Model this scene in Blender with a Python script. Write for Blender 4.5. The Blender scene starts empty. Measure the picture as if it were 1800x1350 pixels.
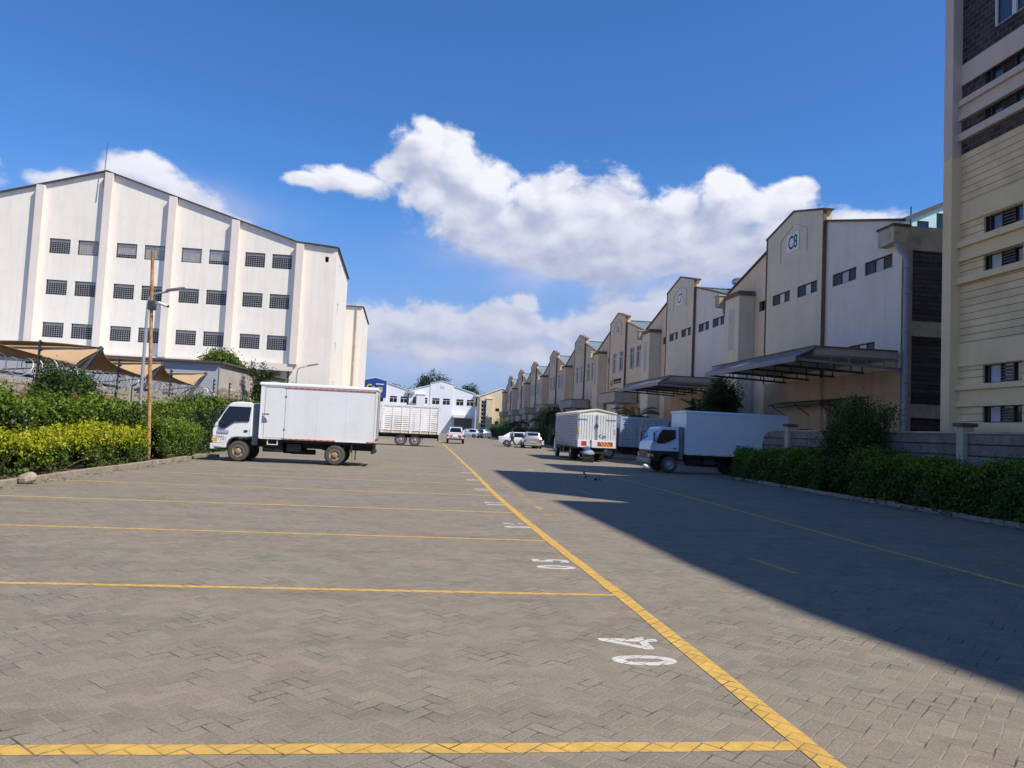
import bpy, math, random
import numpy as np
from mathutils import Vector, Matrix
S = bpy.context.scene
COL = S.collection
PI = math.pi
rad = math.radians
rnd = random.Random(7)
rng = np.random.default_rng(7)

# ---------------------------------------------------------------- camera
cam_d = bpy.data.cameras.new("camera")
cam = bpy.data.objects.new("camera", cam_d)
COL.objects.link(cam)
S.camera = cam
cam_d.sensor_fit = 'HORIZONTAL'
cam_d.sensor_width = 36.0
cam_d.lens = 36.0 * 1333.0 / 1800.0
cam_d.clip_start = 0.05
cam_d.clip_end = 3000
pi_, ya_, ro_ = rad(3.4955), rad(6.5215), rad(2.7158)
F = Vector((math.sin(ya_) * math.cos(pi_), math.cos(ya_) * math.cos(pi_), math.sin(pi_)))
R0 = Vector((math.cos(ya_), -math.sin(ya_), 0))
U0 = R0.cross(F)
Rt = math.cos(ro_) * R0 + math.sin(ro_) * U0
Up = -math.sin(ro_) * R0 + math.cos(ro_) * U0
M = Matrix(((Rt.x, Up.x, -F.x, 0), (Rt.y, Up.y, -F.y, 0), (Rt.z, Up.z, -F.z, 1.6), (0, 0, 0, 1)))
cam.matrix_world = M

# ---------------------------------------------------------------- sun and sky
SUN_EL = rad(52.0)
sh = Vector((0.793, -0.610, 0)).normalized()          # horizontal direction towards the sun
sun_dir = Vector((sh.x * math.cos(SUN_EL), sh.y * math.cos(SUN_EL), math.sin(SUN_EL)))
sd = bpy.data.lights.new("sun", 'SUN')
sd.energy = 4.8
sd.angle = rad(0.6)
sd.color = (1.0, 0.935, 0.83)
sun = bpy.data.objects.new("sun", sd)
COL.objects.link(sun)
sun.rotation_euler = (-sun_dir).to_track_quat('-Z', 'Y').to_euler()

S.view_settings.view_transform = 'Standard'
S.view_settings.look = 'None'
S.view_settings.gamma = 1.0
S.view_settings.use_curve_mapping = False
S.view_settings.exposure = 0.24

W = bpy.data.worlds.new("World")
S.world = W
W.use_nodes = True
nt = W.node_tree
for n in list(nt.nodes):
    nt.nodes.remove(n)


class NB:
    """small node-graph writer"""
    def __init__(self, tree):
        self.t = tree

    def n(self, typ, **kw):
        nd = self.t.nodes.new(typ)
        for k, v in kw.items():
            setattr(nd, k, v)
        return nd

    def put(self, sock, v):
        if isinstance(v, bpy.types.NodeSocket):
            self.t.links.new(v, sock)
        elif v is not None:
            sock.default_value = v

    def m(self, op, a, b=None, c=None, clamp=False):
        nd = self.n('ShaderNodeMath', operation=op)
        nd.use_clamp = clamp
        self.put(nd.inputs[0], a)
        if b is not None:
            self.put(nd.inputs[1], b)
        if c is not None:
            self.put(nd.inputs[2], c)
        return nd.outputs[0]

    def v(self, op, a, b=None):
        nd = self.n('ShaderNodeVectorMath', operation=op)
        self.put(nd.inputs[0], a)
        if b is not None:
            self.put(nd.inputs[3 if op == 'SCALE' else 1], b)
        return nd.outputs['Value'] if op in ('DOT_PRODUCT', 'LENGTH') else nd.outputs['Vector']

    def xyz(self, x, y, z=0.0):
        nd = self.n('ShaderNodeCombineXYZ')
        for i, q in enumerate((x, y, z)):
            self.put(nd.inputs[i], q)
        return nd.outputs[0]

    def sep(self, v):
        nd = self.n('ShaderNodeSeparateXYZ')
        self.put(nd.inputs[0], v)
        return nd.outputs

    def mix(self, f, a, b, blend='MIX'):
        nd = self.n('ShaderNodeMix', data_type='RGBA', blend_type=blend)
        self.put(nd.inputs['Factor'], f)
        self.put(nd.inputs[6], a)
        self.put(nd.inputs[7], b)
        return nd.outputs[2]

    def noise(self, vec, scale, detail=4.0, rough=0.55, dims='3D', out='Fac'):
        nd = self.n('ShaderNodeTexNoise', noise_dimensions=dims)
        self.put(nd.inputs['Vector'], vec)
        self.put(nd.inputs['Scale'], scale)
        self.put(nd.inputs['Detail'], detail)
        self.put(nd.inputs['Roughness'], rough)
        return nd.outputs[out]

    def ramp(self, f, lo, hi, a=0.0, b=1.0, smooth=True):
        nd = self.n('ShaderNodeMapRange')
        nd.interpolation_type = 'SMOOTHSTEP' if smooth else 'LINEAR'
        self.put(nd.inputs[0], f)
        nd.inputs[1].default_value = lo
        nd.inputs[2].default_value = hi
        nd.inputs[3].default_value = a
        nd.inputs[4].default_value = b
        return nd.outputs[0]


def c4(c):
    return (c[0], c[1], c[2], 1.0)


g = NB(nt)
tc = g.n('ShaderNodeTexCoord')
dirv = tc.outputs['Generated']
sx, sy, sz = g.sep(dirv)
az = g.m('ARCTAN2', sx, sy)
el = g.m('ARCSINE', sz)
sky = g.n('ShaderNodeTexSky', sky_type='NISHITA')
sky.sun_disc = False
sky.sun_elevation = SUN_EL
sky.sun_rotation = math.atan2(sun_dir.x, sun_dir.y)
sky.altitude = 1600
sky.air_density = 1.35
sky.dust_density = 0.6
sky.ozone_density = 3.0
skyc = sky.outputs[0]
# clouds: soft masses laid out by compass bearing and elevation (azimuth, elevation, half widths)
BL = [(-.022, .352, .042, .040), (-.018, .375, .022, .018), (.022, .335, .045, .035), (-.105, .306, .055, .018), (.07, .306, .06, .040), (-.155, .302, .030, .010), (-.06, .322, .03, .016), (.15, .298, .06, .040), (.165, .322, .025, .016),
      (.235, .295, .055, .042), (.31, .295, .05, .032), (.385, .300, .045, .032), (.39, .318, .025, .014), (.455, .308, .030, .016), (.43, .285, .05, .030),
      (.11, .236, .08, .018), (.25, .222, .10, .022), (.37, .225, .09, .026), (.44, .26, .06, .03), (.0, .300, .05, .038), (.045, .278, .06, .036), (.11, .275, .08, .036), (.20, .270, .10, .036), (.30, .268, .10, .036), (.39, .272, .07, .036),
      (.05, .262, .08, .022), (.17, .255, .10, .030), (.29, .245, .12, .034), (.39, .25, .1, .036), (.535, .262, .045, .020), (.49, .25, .08, .03), (.22, .225, .12, .018),
      (-.36, .268, .060, .024), (-.43, .258, .040, .015), (-.30, .255, .045, .022), (-.27, .240, .035, .014), (-.352, .286, .025, .014), (-.52, .255, .030, .030), 
      (.00, .135, .12, .026), (.10, .140, .08, .03), (.128, .168, .022, .016), (.18, .135, .05, .022), (.23, .15, .05, .018), (-.08, .12, .08, .022), (.30, .15, .12, .04), (.05, .10, .2, .02),
      (-.75, .2, .16, .06), (.85, .3, .14, .06), (1.2, .2, .2, .08), (-1.3, .25, .2, .07), (2.2, .3, .3, .1), (-2.4, .25, .3, .1)]


def density(gg, p, nz):
    best = None
    for (a, e, ra, re) in BL:
        q = gg.v('SUBTRACT', p, (a, e, 0))
        q = gg.v('MULTIPLY', q, (1 / ra, 1 / re, 0))
        d = gg.v('LENGTH', q)
        best = d if best is None else gg.m('SMOOTH_MIN', best, d, 0.35)
    return gg.m('ADD', gg.m('SUBTRACT', 1.12, best), gg.m('MULTIPLY', gg.m('SUBTRACT', nz, 0.5), 2.5)), best


P0 = g.xyz(az, el, 0.0)
OFF = (0.012, 0.016, 0.0)
wob = g.v('SUBTRACT', g.noise(g.v('MULTIPLY', P0, (1, 1.3, 1)), 9.0, 3, .5, out='Color'), (.5, .5, .5))
Pw = g.v('ADD', P0, g.v('MULTIPLY', wob, (.05, .03, 0)))
nz0 = g.noise(g.v('MULTIPLY', Pw, (1, 1.4, 1)), 15.0, 10, .60)
P1 = g.v('ADD', Pw, OFF)
nz1 = g.noise(g.v('MULTIPLY', P1, (1, 1.4, 1)), 15.0, 10, .60)
d0, q0 = density(g, Pw, nz0)
q1 = density(g, g.v('ADD', Pw, (.012, .026, 0)), .5)[1]
sm0 = g.noise(g.v('MULTIPLY', Pw, (1, 1.4, 1)), 13.0, 3.2, .5)
sm1 = g.noise(g.v('MULTIPLY', P1, (1, 1.4, 1)), 13.0, 3.2, .5)
s0 = g.m('ADD', g.m('MULTIPLY', sm0, 1.9), g.m('MULTIPLY', g.m('SUBTRACT', nz0, nz1), .8))
s1 = g.m('MULTIPLY', sm1, 1.9)
alpha = g.ramp(d0, -0.08, 0.50)
relief = g.ramp(g.m('SUBTRACT', s0, s1), -0.42, 0.34)
thick = g.ramp(d0, 0.3, 1.5)
topness = g.ramp(g.m('SUBTRACT', q1, q0), -.50, .95)
lit = g.m('ADD', g.m('ADD', g.m('MULTIPLY', relief, 0.55), g.m('MULTIPLY', topness, 0.60)), .04, clamp=True)
low = g.ramp(el, 0.17, 0.36)
lit = g.m('MULTIPLY', lit, g.m('ADD', 0.48, g.m('MULTIPLY', low, 0.60)), clamp=True)
CLD, CLL = (3.7, 4.2, 6.0), (8.9, 9.0, 9.6)
cc = g.mix(lit, c4(CLD), c4(CLL))
# horizon haze veil and faint high wisps
veil = g.ramp(el, 0.02, 0.30, 1.0, 0.0)
skyc2 = g.mix(1.0, skyc, (0.50, 0.91, 1.42, 1), blend='MULTIPLY')
skyc2 = g.mix(g.m('MULTIPLY', veil, 0.72), skyc2, c4((2.9, 3.5, 5.9)))
wisp = g.m('MULTIPLY', g.ramp(g.noise(g.v('MULTIPLY', Pw, (1, 2.6, 1)), 4.0, 8, .62), .52, .8), g.ramp(el, .05, .4, .55, .0))
skyc2 = g.mix(wisp, skyc2, c4((4.6, 5.0, 6.2)))
# broad soft grey masses under the cloud bank
sb = None
for (a, e, ra, re) in ((.27, .225, .17, .05), (.38, .212, .14, .05), (.20, .215, .14, .04), (.12, .235, .12, .035), (.10, .12, .22, .03), (.30, .13, .15, .035), (-.31, .25, .10, .03), (.0, .09, .3, .03)):
    q_ = g.v('MULTIPLY', g.v('SUBTRACT', Pw, (a, e, 0)), (1 / ra, 1 / re, 0))
    k_ = g.m('EXPONENT', g.m('MULTIPLY', g.v('DOT_PRODUCT', q_, q_), -1.3))
    sb = k_ if sb is None else g.m('MAXIMUM', sb, k_)
soft = g.m('MULTIPLY', sb, g.ramp(sm0, .25, .62, .35, .95))
skyc2 = g.mix(soft, skyc2, c4((5.0, 5.5, 7.6)))
final = g.mix(g.m('MULTIPLY', alpha, 0.96), skyc2, cc)
bg = g.n('ShaderNodeBackground')
nt.links.new(final, bg.inputs[0])
bg.inputs[1].default_value = 0.090
wo = g.n('ShaderNodeOutputWorld')
nt.links.new(bg.outputs[0], wo.inputs[0])

# ---------------------------------------------------------------- materials
MT = {}


def mat(name, base, rough=0.8, var=0.08, vs=2.0, bump=0.0, bs=40.0, metal=0.0, streak=0.0, spec=0.5, ss=2.2, dirt=None, dirt_amt=0.0, trans=0.0, coat=0.0, fine=0.0):
    """surface with soft large-scale tone variation, optional vertical streaks, dirt patches and bump"""
    m = bpy.data.materials.new(name)
    m.use_nodes = True
    t = m.node_tree
    b = t.nodes['Principled BSDF']
    q = NB(t)
    co = q.n('ShaderNodeNewGeometry').outputs['Position'] if streak or dirt_amt else q.n('ShaderNodeTexCoord').outputs['Object']
    col = c4(base)
    out = None
    if var:
        nz = q.noise(co, vs, 5, .6)
        k = q.ramp(nz, .3, .7, 1 - var, 1 + var, False)
        out = q.v('SCALE', base, k)
    if fine:
        k = q.ramp(q.noise(co, 60.0, 3, .7), .3, .7, 1 - fine, 1 + fine, False)
        out = q.v('SCALE', out if out is not None else base, k)
    if streak:
        nz = q.noise(q.v('MULTIPLY', co, (1, 1, .07)), ss, 5, .65)
        k = q.ramp(nz, .42, .75, 0, streak)
        out = q.mix(k, out if out is not None else col, c4([x * .55 for x in base]))
    if dirt_amt:
        nz = q.noise(co, 1.1, 7, .65)
        k = q.ramp(nz, .48, .72, 0, dirt_amt)
        out = q.mix(k, out if out is not None else col, c4(dirt))
    if out is None:
        b.inputs['Base Color'].default_value = col
    else:
        t.links.new(out, b.inputs['Base Color'])
    b.inputs['Roughness'].default_value = rough
    b.inputs['Metallic'].default_value = metal
    b.inputs['Specular IOR Level'].default_value = spec
    if coat:
        b.inputs['Coat Weight'].default_value = coat
        b.inputs['Coat Roughness'].default_value = .08
    if bump:
        bp = q.n('ShaderNodeBump')
        bp.inputs['Strength'].default_value = bump
        bp.inputs['Distance'].default_value = 0.01
        q.put(bp.inputs['Height'], q.noise(co, bs, 4, .6))
        t.links.new(bp.outputs[0], b.inputs['Normal'])
    MT[name] = m
    return m


def paver_group():
    gr = bpy.data.node_groups.new("paver_pattern", 'ShaderNodeTree')
    gr.interface.new_socket("Color", in_out='OUTPUT', socket_type='NodeSocketColor')
    gr.interface.new_socket("Joint", in_out='OUTPUT', socket_type='NodeSocketFloat')
    gr.interface.new_socket("Height", in_out='OUTPUT', socket_type='NodeSocketFloat')
    gr.interface.new_socket("Rand", in_out='OUTPUT', socket_type='NodeSocketFloat')
    q = NB(gr)
    pos = q.n('ShaderNodeNewGeometry').outputs['Position']
    px, py, pz = q.sep(pos)
    w = 0.100
    k = 1 / (w * math.sqrt(2))
    jit = q.m('MULTIPLY', q.m('SUBTRACT', q.noise(pos, 1.3, 2), .5), .5)
    a = q.m('ADD', q.m('MULTIPLY', q.m('ADD', px, py), k), jit)
    b = q.m('SUBTRACT', q.m('MULTIPLY', q.m('SUBTRACT', py, px), k), jit)
    i = q.m('FLOOR', a)
    j = q.m('FLOOR', b)
    u = q.m('SUBTRACT', a, i)
    v = q.m('SUBTRACT', b, j)
    val = q.m('FLOORED_MODULO', q.m('SUBTRACT', i, j), 4.0)
    val = q.m('ROUND', val)
    is0 = q.m('COMPARE', val, 0.0, 0.1)
    is1 = q.m('COMPARE', val, 1.0, 0.1)
    is2 = q.m('COMPARE', val, 2.0, 0.1)
    is3 = q.m('COMPARE', val, 3.0, 0.1)
    dl = q.m('ADD', u, is1)
    dr = q.m('ADD', q.m('SUBTRACT', 1.0, u), is0)
    db = q.m('ADD', v, is2)
    dt = q.m('ADD', q.m('SUBTRACT', 1.0, v), is3)
    dmin = q.m('MINIMUM', q.m('MINIMUM', dl, dr), q.m('MINIMUM', db, dt))
    bi = q.m('SUBTRACT', i, is1)
    bj = q.m('SUBTRACT', j, is2)
    wn = q.n('ShaderNodeTexWhiteNoise', noise_dimensions='3D')
    q.put(wn.inputs['Vector'], q.xyz(bi, bj, 0.0))
    r = wn.outputs['Value']
    edge = q.ramp(dmin, 0.016, 0.075)                # 0 in the joint
    # dark open joints only where the sand is washed out
    openj = q.ramp(q.noise(pos, 3.6, 4, .8), .46, .58)
    joint = q.m('MULTIPLY', q.m('SUBTRACT', 1.0, edge), q.m('ADD', .34, q.m('MULTIPLY', openj, .62)))
    big = q.noise(pos, .45, 5, .6)
    mid = q.noise(pos, 1.9, 4, .6)
    fin = q.noise(pos, 150.0, 3, .75)
    cA = c4((.240, .200, .152))
    cB = c4((.215, .194, .146))
    cC = c4((.250, .200, .156))
    col = q.mix(q.ramp(big, .42, .58), cA, cB)
    col = q.mix(q.ramp(mid, .50, .62, 0, .8), col, cC)
    col = q.v('SCALE', col, q.ramp(r, 0, 1, .90, 1.10, False))
    col = q.v('SCALE', col, q.ramp(fin, .30, .70, .62, 1.34, False))
    gr2 = q.noise(pos, 55.0, 4, .8)
    col = q.v('SCALE', col, q.ramp(gr2, .32, .68, .74, 1.22, False))
    pit = q.ramp(q.noise(pos, 95.0, 2, .5), .62, .70, 0, .55)
    col = q.mix(pit, col, c4((.075, .066, .05)))
    spots = q.ramp(q.noise(pos, 3.1, 6, .7), .66, .78)
    col = q.mix(q.m('MULTIPLY', spots, .35), col, c4((.11, .095, .075)))
    # long drive marks and oil along the bays
    tr = q.noise(q.v('MULTIPLY', pos, (.35, 2.4, 1)), .9, 6, .68)
    col = q.mix(q.ramp(tr, .48, .70, 0, .50), col, c4((.135, .118, .092)))
    oil = q.ramp(q.noise(pos, .95, 8, .74), .585, .70, 0, .55)
    col = q.mix(oil, col, c4((.12, .11, .10)))
    col = q.mix(q.m('MULTIPLY', joint, .98), col, c4((.05, .042, .034)))
    light = q.m('MULTIPLY', q.m('SUBTRACT', 1.0, edge), q.ramp(q.noise(pos, 2.1, 4), .47, .60, .62, 0))
    col = q.mix(light, col, c4((.34, .29, .21)))
    go = q.n('NodeGroupOutput')
    q.put(go.inputs['Color'], col)
    q.put(go.inputs['Joint'], joint)
    q.put(go.inputs['Rand'], r)
    h = q.m('ADD', q.m('ADD', q.m('MULTIPLY', edge, .8), q.m('MULTIPLY', r, .25)), q.m('MULTIPLY', fin, .35))
    q.put(go.inputs['Height'], h)
    return gr


PG = paver_group()


def paver_mat(name, paint=None, wear=0.0):
    m = bpy.data.materials.new(name)
    m.use_nodes = True
    t = m.node_tree
    b = t.nodes['Principled BSDF']
    q = NB(t)
    gn = q.n('ShaderNodeGroup')
    gn.node_tree = PG
    col = gn.outputs['Color']
    pos = q.n('ShaderNodeNewGeometry').outputs['Position']
    if paint:
        nz = q.noise(pos, 9.0, 8, .75)
        big = q.noise(pos, .8, 3, .6)
        s = q.m('ADD', q.m('ADD', nz, q.m('MULTIPLY', gn.outputs['Joint'], .55)), q.m('MULTIPLY', q.m('SUBTRACT', big, .5), .5))
        s = q.m('ADD', s, q.m('MULTIPLY', q.m('SUBTRACT', gn.outputs['Rand'], .5), .16))
        bare = q.ramp(s, .92 - wear, 1.0 - wear)
        pc = q.v('SCALE', paint, q.ramp(q.noise(pos, 6.0, 7, .75), .3, .7, .72, 1.14, False))
        pc = q.mix(q.m('MULTIPLY', gn.outputs['Joint'], 1.0), pc, c4([x * .22 for x in paint]))
        col = q.mix(bare, pc, col)
    t.links.new(col, b.inputs['Base Color'])
    b.inputs['Roughness'].default_value = .86
    b.inputs['Specular IOR Level'].default_value = .3
    bp = q.n('ShaderNodeBump')
    bp.inputs['Strength'].default_value = .55
    bp.inputs['Distance'].default_value = .006
    t.links.new(gn.outputs['Height'], bp.inputs['Height'])
    t.links.new(bp.outputs[0], b.inputs['Normal'])
    MT[name] = m
    return m


def leaf_mat(name, cols, rough=.5, tl=.35):
    m = bpy.data.materials.new(name)
    m.use_nodes = True
    t = m.node_tree
    q = NB(t)
    b = t.nodes['Principled BSDF']
    ri = q.n('ShaderNodeNewGeometry').outputs['Random Per Island']
    cr = q.n('ShaderNodeValToRGB')
    e = cr.color_ramp.elements
    e[0].color = c4(cols[0])
    e[1].color = c4(cols[-1])
    for k, c in enumerate(cols[1:-1]):
        x = e.new((k + 1) / (len(cols) - 1))
        x.color = c4(c)
    t.links.new(ri, cr.inputs[0])
    t.links.new(cr.outputs[0], b.inputs['Base Color'])
    b.inputs['Roughness'].default_value = rough
    b.inputs['Specular IOR Level'].default_value = .35
    tr = q.n('ShaderNodeBsdfTranslucent')
    t.links.new(cr.outputs[0], tr.inputs[0])
    mx = q.n('ShaderNodeMixShader')
    mx.inputs[0].default_value = tl
    t.links.new(b.outputs[0], mx.inputs[1])
    t.links.new(tr.outputs[0], mx.inputs[2])
    t.links.new(mx.outputs[0], t.nodes['Material Output'].inputs[0])
    MT[name] = m
    return m


def block_mat(name, base, joint, bw, bh, rough=.9, axis='x', mortar=.02, contrast=.25, bump=.6, wob=.03, bd=.03, cn=.35):
    """coursed masonry: axis says which world axis runs along the wall"""
    m = bpy.data.materials.new(name)
    m.use_nodes = True
    t = m.node_tree
    b = t.nodes['Principled BSDF']
    q = NB(t)
    x, y, z = q.sep(q.n('ShaderNodeNewGeometry').outputs['Position'])
    pos = q.n('ShaderNodeNewGeometry').outputs['Position']
    wv = q.xyz(x if axis == 'x' else y, z, 0.0)
    wv = q.v('ADD', wv, q.v('SCALE', q.v('SUBTRACT', q.noise(pos, 5.0, 2, out='Color'), (.5, .5, .5)), wob))
    br = q.n('ShaderNodeTexBrick')
    q.put(br.inputs['Vector'], wv)
    br.inputs['Scale'].default_value = 1.0
    br.inputs['Brick Width'].default_value = bw
    br.inputs['Row Height'].default_value = bh
    br.inputs['Mortar Size'].default_value = mortar
    br.inputs['Mortar Smooth'].default_value = .3
    br.inputs['Color1'].default_value = c4([c * (1 - contrast) for c in base])
    br.inputs['Color2'].default_value = c4([c * (1 + contrast) for c in base])
    br.inputs['Mortar'].default_value = c4(joint)
    col = q.v('SCALE', br.outputs[0], q.ramp(q.noise(pos, 7.0, 6, .7), .25, .75, 1 - cn, 1 + cn, False))
    col = q.v('SCALE', col, q.ramp(q.noise(pos, .9, 4, .6), .3, .7, .8, 1.15, False))
    t.links.new(col, b.inputs['Base Color'])
    b.inputs['Roughness'].default_value = rough
    b.inputs['Specular IOR Level'].default_value = .2
    bp = q.n('ShaderNodeBump')
    bp.inputs['Strength'].default_value = bump
    bp.inputs['Distance'].default_value = bd
    q.put(bp.inputs['Height'], q.m('SUBTRACT', q.noise(pos, 14.0, 5, .7), q.m('MULTIPLY', br.outputs['Fac'], 1.2)))
    t.links.new(bp.outputs[0], b.inputs['Normal'])
    MT[name] = m
    return m


def glass_mat(name, col=(.03, .04, .05), rough=.06, spec=.8):
    m = bpy.data.materials.new(name)
    m.use_nodes = True
    b = m.node_tree.nodes['Principled BSDF']
    b.inputs['Base Color'].default_value = c4(col)
    b.inputs['Roughness'].default_value = rough
    b.inputs['Specular IOR Level'].default_value = spec
    b.inputs['Coat Weight'].default_value = .4
    MT[name] = m
    return m


paver_mat("pavers")
paver_mat("paint_yellow", (.58, .355, .085), .07)
paver_mat("paint_yellow_thin", (.62, .40, .10), .06)
paver_mat("paint_yellow_faint", (.50, .32, .10), .52)
paver_mat("paint_white", (.58, .55, .50), .19)
mat("soil", (.10, .068, .045), .95, .3, 3, .8, 20)
mat("far_ground", (.20, .16, .12), .95, .2, .1)
mat("kerb_stone", (.30, .255, .20), .92, .25, 4, .8, 25, dirt=(.12, .10, .08), dirt_amt=.5)
mat("wall_white", (.86, .80, .70), .82, .03, .5, .1, 30, streak=.22, ss=3.4, dirt=(.70, .65, .57), dirt_amt=.30)
mat("wall_white_trim", (.78, .68, .60), .82, .04, .6, streak=.08)
mat("wall_clean", (.78, .79, .82), .8, .03, .6, streak=.06)
mat("wall_cream", (.72, .60, .40), .85, .05, .6, streak=.10)
mat("wall_beige", (.74, .56, .395), .86, .06, .5, .15, 30, streak=.24, dirt=(.56, .42, .29), dirt_amt=.4)
mat("wall_olive", (.70, .60, .44), .86, .05, .5, .15, 30, streak=.20, dirt=(.55, .47, .34), dirt_amt=.35)
mat("wall_pale", (.73, .65, .565), .86, .05, .5, .15, 30, streak=.20, dirt=(.58, .51, .43), dirt_amt=.35)
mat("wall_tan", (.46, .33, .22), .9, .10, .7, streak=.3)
mat("wall_yellow", (.80, .61, .355), .88, .05, .7, .2, 40, streak=.14, dirt=(.56, .43, .25), dirt_amt=.25)
mat("wall_pink", (.62, .49, .41), .88, .06, .7, .2, 40, streak=.2)
mat("wall_teal", (.42, .62, .62), .7, .05, .6)
mat("wall_grey", (.40, .42, .46), .85, .05, .8)
mat("coping_dark", (.10, .075, .062), .8, .2, 3)
mat("edge_brown", (.17, .11, .075), .85, .2, 3)
mat("concrete", (.46, .40, .30), .9, .18, 1.6, .4, 25, streak=.5, dirt=(.13, .12, .105), dirt_amt=.6)
mat("concrete_pale", (.40, .36, .31), .9, .12, 1.6, .3, 25, streak=.35)
mat("roof_metal", (.30, .37, .39), .45, .12, 1.5, metal=.3)
mat("awning_metal", (.17, .175, .19), .55, .12, 1.2, metal=.2, streak=.2)
mat("steel_dark", (.05, .05, .055), .6, .2, 4)
mat("steel_grey", (.22, .24, .27), .5, .15, 4, metal=.4)
mat("vent_steel", (.42, .46, .50), .32, .1, 4, metal=.85)
mat("pipe_grey", (.26, .28, .34), .5, .08, 2)
mat("galv", (.46, .48, .50), .45, .10, 5, metal=.5)
mat("rust_pole", (.44, .24, .11), .85, .35, 7, .5, 60, dirt=(.22, .09, .035), dirt_amt=.7)
mat("frame_white", (.74, .74, .75), .5, .04, 3)
mat("frame_dark", (.045, .035, .032), .6, .1, 3)
mat("grille", (.42, .41, .40), .5, .1, 3)
mat("blind", (.55, .53, .51), .7, .1, 3)
mat("curtain", (.42, .43, .47), .8, .15, 3)
mat("louvre", (.17, .155, .145), .5, .15, 5)
mat("paper", (.62, .62, .60), .8, .05, 3)
glass_mat("glass", (.035, .042, .055))
glass_mat("glass_dark", (.010, .012, .014), .12, .45)
glass_mat("glass_blue", (.10, .16, .26), .05, 1.0)
block_mat("stone_dark", (.060, .052, .052), (.12, .108, .098), .32, .16, axis='y', contrast=.35)
block_mat("stone_panel", (.085, .074, .072), (.018, .017, .018), 300.0, .19, axis='x', contrast=.3, mortar=.012, wob=.02, bd=.012)
block_mat("boundary_block", (.42, .35, .26), (.20, .17, .13), .42, .22, axis='y', contrast=.15)
block_mat("boundary_panel", (.20, .175, .16), (.04, .036, .034), 60.0, .30, axis='y', contrast=.2, mortar=.02)
block_mat("rubble", (.40, .34, .26), (.22, .19, .15), .35, .24, axis='y', contrast=.4)
mat("truck_white", (.80, .81, .81), .38, .03, 2, coat=.25, dirt=(.62, .59, .54), dirt_amt=.25, streak=.08)
mat("box_white", (.82, .83, .82), .45, .025, 1.2, .12, 3, dirt=(.70, .70, .67), dirt_amt=.45, streak=.10)
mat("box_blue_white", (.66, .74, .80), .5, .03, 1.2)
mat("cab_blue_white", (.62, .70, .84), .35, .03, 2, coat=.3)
mat("slat_white", (.80, .79, .78), .5, .05, 4, dirt=(.58, .53, .47), dirt_amt=.4)
mat("slat_alu", (.52, .535, .58), .42, .12, 5, metal=.35, dirt=(.34, .33, .34), dirt_amt=.35)
mat("slat_grey", (.38, .45, .55), .6, .12, 4)
mat("bed_cream", (.66, .56, .44), .7, .15, 3)
mat("tarp_cream", (.78, .76, .66), .7, .05, 3)
mat("chassis", (.018, .017, .016), .75, .3, 5)
mat("rubber", (.028, .027, .026), .82, .25, 8, fine=.2)
mat("tyre_wall", (.085, .078, .068), .85, .25, 8)
mat("rim_dusty", (.33, .25, .16), .7, .3, 9)
mat("rim_grey", (.40, .40, .40), .5, .2, 7, metal=.4)
mat("flap_yellow", (.45, .27, .05), .8, .3, 8)
mat("fairing", (.16, .20, .25), .4, .1, 3)
mat("tape_red", (.45, .05, .03), .5, 0)
mat("tape_orange", (.70, .20, .05), .5, 0)
mat("tape_amber", (.90, .42, .03), .5, 0)
mat("lamp_clear", (.62, .62, .60), .15, 0)
mat("lamp_red", (.45, .02, .02), .2, 0)
mat("sign_blue", (.015, .045, .28), .6, .05, 3)
mat("sign_yellow", (.70, .62, .05), .6, 0)
mat("sign_orange", (.52, .17, .04), .6, 0)
mat("letter_dark", (.025, .028, .028), .6, 0)
mat("faded_red", (.55, .16, .25), .7, 0)
mat("faded_blue", (.40, .42, .62), .7, 0)
mat("plate_yellow", (.70, .52, .06), .5, 0)
mat("car_white", (.80, .82, .84), .25, .01, 2, coat=.6)
mat("car_silver", (.52, .53, .54), .28, .02, 2, metal=.6, coat=.5)
mat("car_blue_grey", (.30, .36, .48), .28, .02, 2, metal=.5, coat=.5)
mat("black_plastic", (.02, .02, .02), .5, 0)
mat("sail_tan", (.40, .27, .145), .9, .06, 1.5)
mat("skin", (.10, .055, .035), .6, .05, 10)
mat("hair", (.01, .009, .008), .8, 0)
mat("shirt_green", (.33, .40, .36), .9, .1, 9)
mat("trouser_green", (.045, .055, .04), .9, .1, 9)
mat("shoe", (.012, .012, .012), .5, 0)
mat("feather_black", (.012, .012, .015), .5, .1, 20)
mat("feather_white", (.62, .60, .58), .8, .1, 20)
mat("cloth_blue", (.05, .08, .22), .9, .2, 9)
mat("cloth_grey", (.24, .27, .33), .9, .15, 7)
mat("bark", (.13, .095, .065), .95, .3, 8, .8, 30)
mat("rock", (.36, .30, .23), .95, .25, 6, 1.0, 14)
mat("razor", (.32, .28, .23), .45, .1, 8, metal=.4)
mat("terracotta", (.22, .12, .08), .9, .2, 4)
leaf_mat("leaf_yellow", [(.46, .46, .015), (.28, .36, .02), (.58, .53, .03), (.34, .40, .02)])
leaf_mat("leaf_tip", [(.17, .27, .015), (.11, .19, .015), (.26, .35, .02)])
leaf_mat("leaf_green", [(.035, .09, .015), (.07, .15, .02), (.12, .20, .025), (.05, .11, .02)])
leaf_mat("leaf_lime", [(.13, .21, .02), (.22, .30, .03), (.08, .15, .02)])
leaf_mat("leaf_dark", [(.025, .055, .016), (.045, .09, .022), (.02, .04, .015), (.075, .12, .03)])
leaf_mat("leaf_olive", [(.06, .085, .03), (.10, .13, .05), (.04, .06, .02)])
leaf_mat("leaf_brown", [(.14, .09, .05), (.09, .06, .04), (.19, .14, .08)], .8, .1)
leaf_mat("bract", [(.62, .08, .09), (.55, .16, .20), (.70, .12, .08)], .7)
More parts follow.
